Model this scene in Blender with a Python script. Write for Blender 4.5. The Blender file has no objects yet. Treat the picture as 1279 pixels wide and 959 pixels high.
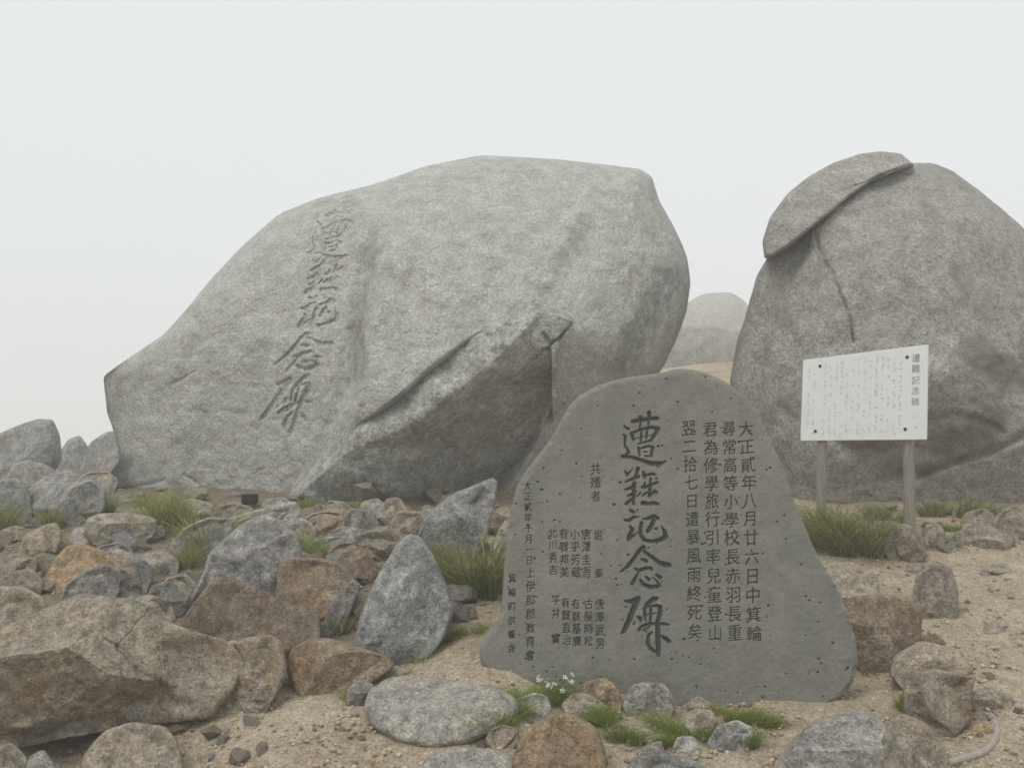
import bpy, bmesh, math, random
import numpy as np
from mathutils import Vector

random.seed(7)
RNG = np.random.default_rng(11)
SC = bpy.context.scene
COL = SC.collection
R = math.radians

# ------------------------------------------------------------------ camera, sky, sun, exposure
F_PX, CX, CY, PITCH, CAMZ = 1108.0, 639.5, 479.5, R(3.0), 1.6
cam_data = bpy.data.cameras.new('camera')
cam_data.sensor_fit = 'HORIZONTAL'
cam_data.sensor_width = 36.0
cam_data.lens = 36.0 * F_PX / 1279.0
cam_data.clip_start = 0.05
cam_data.clip_end = 1000
cam = bpy.data.objects.new('camera', cam_data)
COL.objects.link(cam)
cam.location = (0, 0, CAMZ)
cam.rotation_euler = (R(90) + PITCH, 0, 0)
SC.camera = cam

world = bpy.data.worlds.new('World')
SC.world = world
world.use_nodes = True
wn = world.node_tree
wn.nodes.clear()
w_out = wn.nodes.new('ShaderNodeOutputWorld')
w_bg = wn.nodes.new('ShaderNodeBackground')
w_sky = wn.nodes.new('ShaderNodeTexSky')
w_sky.sky_type = 'NISHITA'
w_sky.sun_disc = False
w_sky.sun_elevation = R(60)
w_sky.sun_rotation = R(218)
w_mix = wn.nodes.new('ShaderNodeMixRGB')
w_mix.inputs[0].default_value = 0.93              # overcast: the cloud covers nearly all of the blue
w_mix.inputs[2].default_value = (6.8, 7.0, 6.92, 1)
wn.links.new(w_sky.outputs[0], w_mix.inputs[1])
wn.links.new(w_mix.outputs[0], w_bg.inputs[0])
w_bg.inputs[1].default_value = 0.13
wn.links.new(w_bg.outputs[0], w_out.inputs[0])

sun_data = bpy.data.lights.new('sun', 'SUN')
sun_data.energy = 1.5
sun_data.angle = R(30)
sun_data.color = (1.0, 0.97, 0.92)
sun = bpy.data.objects.new('sun', sun_data)
COL.objects.link(sun)
sun.rotation_euler = (R(30), 0, R(-38))

SC.view_settings.view_transform = 'Standard'
SC.view_settings.look = 'None'
SC.view_settings.gamma = 1.0
SC.view_settings.exposure = 0.0
SC.render.engine = 'CYCLES'
SC.cycles.volume_bounces = 2
SC.cycles.max_bounces = 6
SC.cycles.diffuse_bounces = 3
SC.cycles.use_denoising = True

# ------------------------------------------------------------------ pixel of the photo -> point in the place
CAM = np.array([0.0, 0.0, CAMZ])
FWD = np.array([0.0, math.cos(PITCH), math.sin(PITCH)])
UPV = np.array([0.0, -math.sin(PITCH), math.cos(PITCH)])


def ray(u, v):
    u = np.asarray(u, float)
    v = np.asarray(v, float)
    x = (u - CX) / F_PX
    y = -(v - CY) / F_PX
    return np.stack([x, FWD[1] + y * UPV[1], FWD[2] + y * UPV[2]], -1)


def at(u, v, Y):
    d = ray(u, v)
    return CAM + d * (np.asarray(Y, float)[..., None] / d[..., 1:2])


def to_px(p):
    q = p - CAM
    d = q @ FWD
    return CX + F_PX * q[..., 0] / d, CY - F_PX * (q @ UPV) / d


YROW_V = [615, 625, 640, 660, 690, 720, 760, 800, 850, 900, 960, 1010]
YROW_Y = [9.7, 9.3, 8.8, 8.1, 7.3, 6.7, 6.0, 5.5, 5.0, 4.6, 4.2, 3.9]


def yrow(v):
    return float(np.interp(v, YROW_V, YROW_Y))


# ------------------------------------------------------------------ numeric noise
def _hash(ix, iy, iz, seed):
    h = (ix * 374761393 + iy * 668265263 + iz * 2147483647 + seed * 144665) & 0xFFFFFFFF
    h = ((h ^ (h >> 13)) * 1274126177) & 0xFFFFFFFF
    h = (h ^ (h >> 16)) & 0xFFFFFFFF
    return h.astype(np.float64) / 4294967295.0


def vnoise(p, seed=0):
    i = np.floor(p).astype(np.int64)
    f = p - i
    f = f * f * f * (f * (f * 6 - 15) + 10)
    out = np.zeros(len(p))
    for dx in (0, 1):
        wx = f[:, 0] if dx else 1 - f[:, 0]
        for dy in (0, 1):
            wy = f[:, 1] if dy else 1 - f[:, 1]
            for dz in (0, 1):
                wz = f[:, 2] if dz else 1 - f[:, 2]
                out += wx * wy * wz * _hash(i[:, 0] + dx, i[:, 1] + dy, i[:, 2] + dz, seed)
    return out * 2 - 1


def fbm(p, octaves=4, seed=0, gain=0.5, ridged=False):
    s = np.zeros(len(p))
    a, fr = 1.0, 1.0
    for k in range(octaves):
        n = vnoise(p * fr + 17.3 * k, seed + k)
        s += a * ((1 - 2 * np.abs(n)) if ridged else n)
        a *= gain
        fr *= 2.03
    return s


def smooth(x, a, b):
    t = np.clip((x - a) / (b - a), 0, 1)
    return t * t * (3 - 2 * t)


def poly_dist(u, v, pts):
    """distance in pixels from points to a polyline"""
    best = np.full(u.shape, 1e9)
    for (x0, y0), (x1, y1) in zip(pts[:-1], pts[1:]):
        dx, dy = x1 - x0, y1 - y0
        t = np.clip(((u - x0) * dx + (v - y0) * dy) / (dx * dx + dy * dy + 1e-9), 0, 1)
        best = np.minimum(best, np.hypot(u - x0 - t * dx, v - y0 - t * dy))
    return best


# ------------------------------------------------------------------ object helpers
def mesh_obj(name, verts, faces, mat, parent=None, smooth_on=True, origin=None, mat_idx=None):
    verts = np.asarray(verts, float)
    if origin is None:
        origin = np.array([0.0, 0.0, 0.0])
    me = bpy.data.meshes.new(name)
    faces = np.asarray(faces)
    n, k = faces.shape
    me.vertices.add(len(verts))
    me.vertices.foreach_set('co', (verts - origin).astype(np.float32).ravel())
    me.loops.add(n * k)
    me.loops.foreach_set('vertex_index', faces.astype(np.int32).ravel())
    me.polygons.add(n)
    me.polygons.foreach_set('loop_start', np.arange(0, n * k, k, dtype=np.int32))
    me.polygons.foreach_set('loop_total', np.full(n, k, dtype=np.int32))
    me.polygons.foreach_set('use_smooth', np.full(n, smooth_on))
    for m in (mat if isinstance(mat, (list, tuple)) else [mat]):
        me.materials.append(m)
    if mat_idx is not None:
        me.polygons.foreach_set('material_index', np.asarray(mat_idx, dtype=np.int32))
    me.update(calc_edges=True)
    o = bpy.data.objects.new(name, me)
    o.location = origin if parent is None else (np.asarray(origin) - np.array(parent.location))
    COL.objects.link(o)
    if parent is not None:
        o.parent = parent
    return o


def bm_obj(name, bm, mat, parent=None, loc=(0, 0, 0), smooth_on=False):
    me = bpy.data.meshes.new(name)
    bm.to_mesh(me)
    bm.free()
    me.materials.append(mat)
    if smooth_on:
        for p in me.polygons:
            p.use_smooth = True
    o = bpy.data.objects.new(name, me)
    o.location = loc
    COL.objects.link(o)
    o.parent = parent
    return o


def tag(o, label, cat, group=None):
    o['label'] = label
    o['category'] = cat
    if group:
        o['group'] = group
    return o


_ICO = {}


def ico(n):
    if n not in _ICO:
        bm = bmesh.new()
        bmesh.ops.create_icosphere(bm, subdivisions=n, radius=1.0)
        v = np.array([w.co[:] for w in bm.verts])
        f = np.array([[w.index for w in t.verts] for t in bm.faces])
        bm.free()
        v /= np.linalg.norm(v, axis=1, keepdims=True)
        _ICO[n] = (v, f)
    return _ICO[n]


# ------------------------------------------------------------------ materials
def nd(nt, kind, **kw):
    n = nt.nodes.new(kind)
    for k, v in kw.items():
        if k.startswith('i_'):
            key = k[2:]
            n.inputs[int(key) if key.isdigit() else key.replace('_', ' ')].default_value = v
        else:
            setattr(n, k, v)
    return n


def ramp(nt, src, stops, interp='LINEAR'):
    r = nt.nodes.new('ShaderNodeValToRGB')
    r.color_ramp.interpolation = interp
    el = r.color_ramp.elements
    while len(el) > 1:
        el.remove(el[-1])
    el[0].position = stops[0][0]
    el[0].color = (*stops[0][1], 1)
    for p, c in stops[1:]:
        e = el.new(p)
        e.color = (*c, 1)
    nt.links.new(src, r.inputs[0])
    return r.outputs[0]


def mixc(nt, fac, a, b, mode='MIX'):
    m = nt.nodes.new('ShaderNodeMixRGB')
    m.blend_type = mode
    for i, x in enumerate((fac, a, b)):
        if isinstance(x, (int, float)):
            m.inputs[i].default_value = x
        elif isinstance(x, tuple):
            m.inputs[i].default_value = (*x, 1)
        else:
            nt.links.new(x, m.inputs[i])
    return m.outputs[0]


def g3(x):
    return (x, x, x)


def base_mat(name, rough=0.9):
    m = bpy.data.materials.new(name)
    m.use_nodes = True
    nt = m.node_tree
    b = nt.nodes['Principled BSDF']
    b.inputs['Roughness'].default_value = rough
    b.inputs['Specular IOR Level'].default_value = 0.25
    return m, nt, b


def coords(nt, per_object=True):
    tc = nd(nt, 'ShaderNodeTexCoord')
    if not per_object:
        return tc.outputs['Object'], None
    oi = nd(nt, 'ShaderNodeObjectInfo')
    mm = nd(nt, 'ShaderNodeMath', operation='MULTIPLY', i_1=61.0)
    nt.links.new(oi.outputs['Random'], mm.inputs[0])
    va = nd(nt, 'ShaderNodeVectorMath', operation='ADD')
    nt.links.new(tc.outputs['Object'], va.inputs[0])
    nt.links.new(mm.outputs[0], va.inputs[1])
    return va.outputs[0], oi


def tex(nt, kind, co, scale, **kw):
    n = nd(nt, kind, **kw)
    n.inputs['Scale'].default_value = scale
    nt.links.new(co, n.inputs['Vector'])
    return n


def granite(name, c1, c2, stain=(0.34, 0.19, 0.085), stain_amt=0.3, lichen=0.3, dark=(0.06, 0.06, 0.055),
            grain=105.0, grain_amt=0.42, mottle=15.0, mottle_amt=0.6, pale=0.25, bump=0.5, streak=None, big_scale=4.5):
    m, nt, b = base_mat(name, 0.92)
    co, oi = coords(nt)
    big = tex(nt, 'ShaderNodeTexNoise', co, big_scale, i_Detail=5.0, i_Roughness=0.6)
    col = mixc(nt, ramp(nt, big.outputs[0], [(0.36, g3(0)), (0.64, g3(1))]), c1, c2)
    # rusty iron stain
    if stain_amt > 0:
        st = tex(nt, 'ShaderNodeTexNoise', co, 3.1, i_Detail=7.0, i_Roughness=0.68, i_Distortion=0.6)
        lo = 0.66 - 0.36 * stain_amt
        col = mixc(nt, ramp(nt, st.outputs[0], [(lo, g3(0)), (lo + 0.16, g3(0.85))]), col, stain)
    # mottle
    mo = tex(nt, 'ShaderNodeTexNoise', co, mottle, i_Detail=5.0, i_Roughness=0.7)
    col = mixc(nt, mottle_amt, col, ramp(nt, mo.outputs[0], [(0.33, g3(0.25)), (0.5, g3(0.95)), (0.68, g3(1.7))]), 'MULTIPLY')
    # crystals
    vo = tex(nt, 'ShaderNodeTexVoronoi', co, grain)
    sp = nd(nt, 'ShaderNodeSeparateColor')
    nt.links.new(vo.outputs['Color'], sp.inputs[0])
    gr = ramp(nt, sp.outputs[0], [(0.0, g3(0.22)), (0.16, g3(0.75)), (0.45, g3(1.0)), (0.72, (1.35, 1.32, 1.27)), (0.9, (1.7, 1.68, 1.62))], 'CONSTANT')
    col = mixc(nt, grain_amt, col, gr, 'MULTIPLY')
    # pale crust lichen
    if pale > 0:
        pl = tex(nt, 'ShaderNodeTexNoise', co, 7.5, i_Detail=6.0, i_Roughness=0.75)
        lo = 0.70 - 0.2 * pale
        col = mixc(nt, ramp(nt, pl.outputs[0], [(lo, g3(0)), (lo + 0.1, g3(0.6))]), col, (0.42, 0.43, 0.38))
    # streaks where water runs and dark growth holds, carried by the rock
    if streak:
        at_ = nd(nt, 'ShaderNodeAttribute', attribute_name='streak')
        sn = tex(nt, 'ShaderNodeTexNoise', co, 5.5, i_Detail=8.0, i_Roughness=0.75)
        ms = nd(nt, 'ShaderNodeMath', operation='MULTIPLY_ADD', i_1=0.55, i_2=-0.27)
        nt.links.new(at_.outputs['Fac'], ms.inputs[0])
        m2 = nd(nt, 'ShaderNodeMath', operation='ADD')
        nt.links.new(ms.outputs[0], m2.inputs[0])
        nt.links.new(sn.outputs[0], m2.inputs[1])
        col = mixc(nt, ramp(nt, m2.outputs[0], [(0.42, g3(0)), (0.72, g3(0.75))]), col, streak)
    # dark crust lichen
    if lichen > 0:
        li = tex(nt, 'ShaderNodeTexNoise', co, 9.0, i_Detail=8.0, i_Roughness=0.78)
        lo = 0.70 - 0.2 * lichen
        col = mixc(nt, ramp(nt, li.outputs[0], [(lo, g3(0)), (lo + 0.08, g3(0.8))]), col, dark)
    # tint of the single stone
    col = mixc(nt, 1.0, col, oi.outputs['Color'], 'MULTIPLY')
    nt.links.new(col, b.inputs['Base Color'])
    bn = tex(nt, 'ShaderNodeTexNoise', co, 22.0, i_Detail=8.0, i_Roughness=0.72)
    bp = nd(nt, 'ShaderNodeBump', i_Strength=min(1.0, bump * 1.3), i_Distance=0.035)
    nt.links.new(bn.outputs[0], bp.inputs['Height'])
    bp2 = nd(nt, 'ShaderNodeBump', i_Strength=bump * 0.7, i_Distance=0.005)
    nt.links.new(vo.outputs['Distance'], bp2.inputs['Height'])
    nt.links.new(bp.outputs[0], bp2.inputs['Normal'])
    nt.links.new(bp2.outputs[0], b.inputs['Normal'])
    return m


M = {}
M['pale'] = granite('pale_granite', (0.56, 0.56, 0.525), (0.44, 0.44, 0.415), stain=(0.38, 0.35, 0.28), stain_amt=0.3,
                    lichen=0.05, grain=85, grain_amt=0.38, mottle=38, mottle_amt=0.18, pale=0.35, bump=1.0, streak=(0.17, 0.165, 0.15))
M['weathered'] = granite('weathered_granite', (0.385, 0.375, 0.345), (0.275, 0.265, 0.245), stain=(0.27, 0.235, 0.185), stain_amt=0.3,
                         lichen=0.4, grain=85, grain_amt=0.4, mottle=22, mottle_amt=0.38, pale=0.35, bump=0.9, streak=(0.13, 0.105, 0.075))
M['grey'] = granite('grey_granite', (0.38, 0.375, 0.355), (0.25, 0.245, 0.235), stain_amt=0.12, lichen=0.3, pale=0.3, bump=0.7)
M['dark'] = granite('dark_granite', (0.22, 0.21, 0.195), (0.31, 0.295, 0.275), stain_amt=0.2, lichen=0.6, pale=0.3, bump=0.8)
M['tan'] = granite('tan_granite', (0.40, 0.345, 0.275), (0.31, 0.28, 0.235), stain=(0.31, 0.215, 0.13), stain_amt=0.35, lichen=0.2, pale=0.35, bump=0.7)
M['brown'] = granite('brown_granite', (0.235, 0.185, 0.135), (0.30, 0.25, 0.195), stain=(0.225, 0.14, 0.075), stain_amt=0.45, lichen=0.4, pale=0.3, bump=0.8)
M['orange'] = granite('orange_granite', (0.37, 0.275, 0.175), (0.36, 0.29, 0.21), stain=(0.33, 0.215, 0.12), stain_amt=0.4, lichen=0.25, pale=0.2, bump=0.7)
M['light'] = granite('light_granite', (0.46, 0.44, 0.40), (0.38, 0.36, 0.33), stain_amt=0.2, lichen=0.15, pale=0.3, bump=0.7)


def make_sand():
    m, nt, b = base_mat('sand', 0.95)
    co, _ = coords(nt, False)
    n1 = tex(nt, 'ShaderNodeTexNoise', co, 0.9, i_Detail=6.0, i_Roughness=0.6)
    col = mixc(nt, ramp(nt, n1.outputs[0], [(0.38, g3(0)), (0.62, g3(1))]), (0.45, 0.385, 0.29), (0.37, 0.30, 0.215))
    # brown soil where plants grew, towards the rubble field
    sx = nd(nt, 'ShaderNodeSeparateXYZ')
    nt.links.new(co, sx.inputs[0])
    mr = nd(nt, 'ShaderNodeMapRange', i_1=-0.2, i_2=-1.8)
    nt.links.new(sx.outputs[0], mr.inputs[0])
    my = nd(nt, 'ShaderNodeMapRange', i_1=4.7, i_2=5.8)
    nt.links.new(sx.outputs[1], my.inputs[0])
    n2 = tex(nt, 'ShaderNodeTexNoise', co, 2.2, i_Detail=7.0, i_Roughness=0.65)
    mu = nd(nt, 'ShaderNodeMath', operation='MULTIPLY')
    nt.links.new(mr.outputs[0], mu.inputs[0])
    nt.links.new(my.outputs[0], mu.inputs[1])
    ad = nd(nt, 'ShaderNodeMath', operation='MULTIPLY_ADD', i_1=0.9, i_2=-0.22)
    nt.links.new(mu.outputs[0], ad.inputs[0])
    ad2 = nd(nt, 'ShaderNodeMath', operation='ADD')
    nt.links.new(ad.outputs[0], ad2.inputs[0])
    nt.links.new(n2.outputs[0], ad2.inputs[1])
    col = mixc(nt, ramp(nt, ad2.outputs[0], [(0.46, g3(0)), (0.62, g3(0.85))]), col, (0.175, 0.14, 0.10))
    # grit
    for sc_, amt in ((130.0, 0.5), (45.0, 0.22)):
        vo = tex(nt, 'ShaderNodeTexVoronoi', co, sc_)
        sp = nd(nt, 'ShaderNodeSeparateColor')
        nt.links.new(vo.outputs['Color'], sp.inputs[0])
        gr = ramp(nt, sp.outputs[0], [(0.0, (0.3, 0.28, 0.27)), (0.13, (0.7, 0.66, 0.6)), (0.4, g3(1.0)), (0.75, (1.3, 1.3, 1.28)), (0.92, (1.7, 1.7, 1.7))], 'CONSTANT')
        col = mixc(nt, amt, col, gr, 'MULTIPLY')
    mo = tex(nt, 'ShaderNodeTexNoise', co, 7.0, i_Detail=8.0, i_Roughness=0.75)
    col = mixc(nt, 0.5, col, ramp(nt, mo.outputs[0], [(0.33, (0.4, 0.34, 0.27)), (0.52, g3(1.0)), (0.7, g3(1.3))]), 'MULTIPLY')
    nt.links.new(col, b.inputs['Base Color'])
    bn = tex(nt, 'ShaderNodeTexNoise', co, 55.0, i_Detail=8.0, i_Roughness=0.75)
    bp = nd(nt, 'ShaderNodeBump', i_Strength=0.7, i_Distance=0.02)
    nt.links.new(bn.outputs[0], bp.inputs['Height'])
    nt.links.new(bp.outputs[0], b.inputs['Normal'])
    return m


def make_stele():
    m, nt, b = base_mat('grey_green_stone', 0.75)
    co, _ = coords(nt, False)
    n1 = tex(nt, 'ShaderNodeTexNoise', co, 1.6, i_Detail=6.0, i_Roughness=0.62)
    col = mixc(nt, ramp(nt, n1.outputs[0], [(0.35, g3(0)), (0.65, g3(1))]), (0.170, 0.172, 0.157), (0.214, 0.207, 0.180))
    n2 = tex(nt, 'ShaderNodeTexNoise', co, 9.0, i_Detail=8.0, i_Roughness=0.7)
    col = mixc(nt, 0.45, col, ramp(nt, n2.outputs[0], [(0.3, g3(0.65)), (0.5, g3(1.0)), (0.72, (1.4, 1.33, 1.2))]), 'MULTIPLY')
    n3 = tex(nt, 'ShaderNodeTexNoise', co, 150.0, i_Detail=3.0)
    col = mixc(nt, 0.5, col, ramp(nt, n3.outputs[0], [(0.3, g3(0.6)), (0.7, g3(1.4))]), 'MULTIPLY')
    # a few pale scuffs
    n4 = tex(nt, 'ShaderNodeTexNoise', co, 5.0, i_Detail=9.0, i_Roughness=0.8, i_Distortion=1.2)
    col = mixc(nt, ramp(nt, n4.outputs[0], [(0.66, g3(0)), (0.72, g3(0.45))]), col, (0.32, 0.32, 0.28))
    nt.links.new(col, b.inputs['Base Color'])
    bp = nd(nt, 'ShaderNodeBump', i_Strength=0.25, i_Distance=0.006)
    nt.links.new(n2.outputs[0], bp.inputs['Height'])
    nt.links.new(bp.outputs[0], b.inputs['Normal'])
    return m


def plain(name, col, rough=0.85, noise=0.0, scale=30.0, stretch=None):
    m, nt, b = base_mat(name, rough)
    if noise:
        co, _ = coords(nt, False)
        if stretch:
            vm = nd(nt, 'ShaderNodeVectorMath', operation='MULTIPLY')
            vm.inputs[1].default_value = stretch
            nt.links.new(co, vm.inputs[0])
            co = vm.outputs[0]
        n = tex(nt, 'ShaderNodeTexNoise', co, scale, i_Detail=6.0, i_Roughness=0.7)
        c = mixc(nt, noise, col, ramp(nt, n.outputs[0], [(0.3, g3(0.4)), (0.5, g3(1.0)), (0.7, g3(1.5))]), 'MULTIPLY')
        nt.links.new(c, b.inputs['Base Color'])
        bp = nd(nt, 'ShaderNodeBump', i_Strength=0.3, i_Distance=0.004)
        nt.links.new(n.outputs[0], bp.inputs['Height'])
        nt.links.new(bp.outputs[0], b.inputs['Normal'])
    else:
        b.inputs['Base Color'].default_value = (*col, 1)
    return m


def leafy(name, stops):
    m, nt, b = base_mat(name, 0.6)
    ge = nd(nt, 'ShaderNodeNewGeometry')
    col = ramp(nt, ge.outputs['Random Per Island'], stops)
    nt.links.new(col, b.inputs['Base Color'])
    tr = nd(nt, 'ShaderNodeBsdfTranslucent')
    nt.links.new(col, tr.inputs[0])
    mx = nd(nt, 'ShaderNodeMixShader', i_0=0.45)
    nt.links.new(b.outputs[0], mx.inputs[1])
    nt.links.new(tr.outputs[0], mx.inputs[2])
    nt.links.new(mx.outputs[0], nt.nodes['Material Output'].inputs[0])
    return m


M['sand'] = make_sand()
M['stele'] = make_stele()
M['small_text'] = plain('dark_lettering', (0.048, 0.048, 0.043), 0.85, 0.4, 60)  # grooves of the small text, darker than the slab
M['carved'] = plain('title_groove_shade', (0.058, 0.058, 0.052), 0.85, 0.4, 60)  # shade of the deep title grooves put into the stone colour
M['pit'] = plain('dark_pit', (0.03, 0.03, 0.027), 0.9)
M['board'] = plain('white_painted_board', (0.72, 0.745, 0.73), 0.5, 0.10, 6)
M['wood'] = plain('weathered_wood', (0.25, 0.225, 0.20), 0.9, 0.7, 20, (4, 4, 0.35))
M['bolt'] = plain('dark_bolt', (0.03, 0.03, 0.03), 0.5)
M['letter'] = plain('faded_print', (0.52, 0.545, 0.54), 0.8)
M['letter_dark'] = plain('grey_print', (0.27, 0.285, 0.285), 0.8)
M['iron'] = plain('rusty_dark_iron', (0.035, 0.03, 0.03), 0.7, 0.5, 40)
M['hose'] = plain('weathered_grey_hose', (0.33, 0.30, 0.26), 0.8, 0.45, 25)
M['petal'] = plain('white_petals', (0.8, 0.8, 0.78), 0.6)
M['grass'] = leafy('sedge_green', [(0.0, (0.15, 0.19, 0.045)), (0.35, (0.24, 0.29, 0.07)), (0.65, (0.33, 0.36, 0.11)), (0.85, (0.43, 0.40, 0.17)), (1.0, (0.52, 0.44, 0.26))])
M['moss'] = leafy('cushion_green', [(0.0, (0.15, 0.22, 0.035)), (0.45, (0.24, 0.33, 0.06)), (0.85, (0.34, 0.40, 0.10)), (0.9, (0.38, 0.34, 0.15)), (1.0, (0.42, 0.33, 0.18))])
M['dry'] = leafy('dry_sedge', [(0.0, (0.13, 0.165, 0.035)), (0.5, (0.21, 0.25, 0.06)), (0.8, (0.33, 0.30, 0.13)), (1.0, (0.5, 0.42, 0.25))])

# ------------------------------------------------------------------ ground
GP = [  # photo pixel, forward distance
    (-100, 1000, 4.35), (80, 995, 4.4), (180, 985, 4.4), (320, 975, 4.15), (340, 930, 4.4), (60, 925, 4.9), (200, 915, 4.85), (400, 962, 4.2), (640, 959, 4.2), (960, 959, 4.2), (1279, 959, 4.2), (1500, 1000, 4.0),
    (390, 900, 4.6), (540, 850, 5.0), (600, 822, 5.15), (650, 842, 5.05), (700, 858, 5.0), (760, 868, 4.97), (830, 878, 4.95), (960, 880, 4.95),
    (1050, 878, 4.95), (1105, 852, 5.3), (1200, 850, 5.1), (1120, 765, 6.1), (1279, 800, 5.7), (1279, 700, 7.3), (1150, 692, 7.4), (1133, 664, 7.8),
    (1279, 645, 8.8), (1020, 655, 8.6), (1050, 700, 7.2), (1500, 650, 8.8), (1500, 800, 5.7),
    (0, 850, 5.0), (-200, 850, 5.0), (0, 760, 6.0), (100, 700, 7.1), (250, 760, 6.0), (400, 800, 5.5), (60, 645, 8.7), (200, 633, 9.1), (400, 628, 9.2),
    (550, 642, 8.7), (620, 655, 8.2), (620, 745, 6.2), (-200, 650, 8.7), (560, 800, 5.5), (450, 700, 7.1),
    (60, 605, 13.0), (-200, 600, 13.0), (60, 590, 17.0), (-300, 590, 17.0), (880, 475, 17.0), (915, 452, 19.0), (1000, 470, 18.0), (860, 455, 27.0), (1000, 450, 27.0), (880, 432, 44.0), (1000, 428, 44.0), (60, 600, 22), (-100, 600, 22), (150, 600, 24),
]
gpt = np.array([at(*g) for g in GP])
gpt = np.vstack([gpt, [[18, 20, 3.0], [30, 60, 5], [-20, 75, -9], [-28, 40, -4], [-8, 45, -3], [0, 75, -3], [50, 50, 0], [-50, 50, -12], [20, 8, 1.2], [-20, 8, 0.2],
                       [0, 0, -0.1], [-6, 0, -0.2], [6, 0, 0.0], [0, -15, -0.6], [-40, -30, -5], [40, -30, -2], [-60, 0, -6], [60, 0, -3], [85, 85, -14], [-85, 85, -16], [0, 85, -8], [85, -85, -8], [-85, -85, -9]]])
_d = np.hypot(gpt[:, None, 0] - gpt[None, :, 0], gpt[:, None, 1] - gpt[None, :, 1])
_phi = np.sqrt(_d ** 2 + 0.25 ** 2)
_n = len(gpt)
_A = np.zeros((_n + 1, _n + 1))
_A[:_n, :_n] = _phi + np.eye(_n) * 0.02
_A[:_n, _n] = 1
_A[_n, :_n] = 1
_w = np.linalg.solve(_A, np.append(gpt[:, 2], 0))


def gz(x, y):
    x = np.atleast_1d(np.asarray(x, float))
    y = np.atleast_1d(np.asarray(y, float))
    out = np.full(x.shape, _w[_n])
    for k in range(_n):
        out += _w[k] * np.sqrt((x - gpt[k, 0]) ** 2 + (y - gpt[k, 1]) ** 2 + 0.0625)
    p = np.stack([x, y, np.zeros_like(x)], -1)
    near = 1 - smooth(np.hypot(x, y), 14, 30)
    out += near * 0.022 * fbm(p * 1.7, 3, 5)
    return out


def ray_ground(u, v, lo=3.0, hi=14.0):
    ys = np.linspace(lo, hi, 160)
    p = at(np.full(160, u), np.full(160, v), ys)
    dz = p[:, 2] - gz(p[:, 0], p[:, 1])
    k = np.nonzero(dz < 0)[0]
    return p[k[0]] if len(k) else p[-1]


def axis(lo, hi, a, b, step, grow):
    """fine between a and b, growing outside to lo and hi"""
    mid = list(np.arange(a, b + 1e-6, step))
    s, x = step, a
    left = []
    while x > lo:
        s *= grow
        x = max(lo, x - s)
        left.append(x)
    s, x = step, mid[-1]
    right = []
    while x < hi:
        s *= grow
        x = min(hi, x + s)
        right.append(x)
    return np.array(left[::-1] + mid + right)


def build_ground():
    xs = axis(-85, 85, -4.2, 4.4, 0.022, 1.06)
    ys = axis(-85, 85, 3.7, 9.2, 0.022, 1.06)
    X, Y = np.meshgrid(xs, ys)
    x, y = X.ravel(), Y.ravel()
    z = gz(x, y)
    near = 1 - smooth(np.hypot(x, y - 3), 7, 14)
    p = np.stack([x, y, np.zeros_like(x)], -1)
    z += near * (0.010 * fbm(p * 7, 4, 31) + 0.006 * np.maximum(fbm(p * 28, 2, 77), 0.1))
    nx, ny = len(xs), len(ys)
    i = (np.arange(ny - 1)[:, None] * nx + np.arange(nx - 1)[None, :]).ravel()
    f = np.stack([i, i + 1, i + nx + 1, i + nx], -1)
    o = mesh_obj('ground', np.stack([x, y, z], -1), f, M['sand'])
    o['kind'] = 'structure'
    return float(z.min())


GROUND_LOW = build_ground()

# ------------------------------------------------------------------ rocks
def chaikin(pts, it=2, q=0.22):
    p = np.asarray(pts, float)
    for _ in range(it):
        n = np.roll(p, -1, 0)
        p = np.stack([p * (1 - q) + n * q, p * q + n * (1 - q)], 1).reshape(-1, 2)
    return p


def rbf_fit(pts, vals, c=14.0, reg=0.5):
    pts = np.asarray(pts, float)
    d = np.sqrt(((pts[:, None] - pts[None]) ** 2).sum(-1) + c * c)
    n = len(pts)
    A = np.zeros((n + 1, n + 1))
    A[:n, :n] = d + np.eye(n) * reg
    A[:n, n] = 1
    A[n, :n] = 1
    w = np.linalg.solve(A, np.append(vals, 0))

    def ev(u, v):
        o = np.full(u.shape, w[n])
        for k in range(n):
            o += w[k] * np.sqrt((u - pts[k, 0]) ** 2 + (v - pts[k, 1]) ** 2 + c * c)
        return o
    return ev


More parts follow.
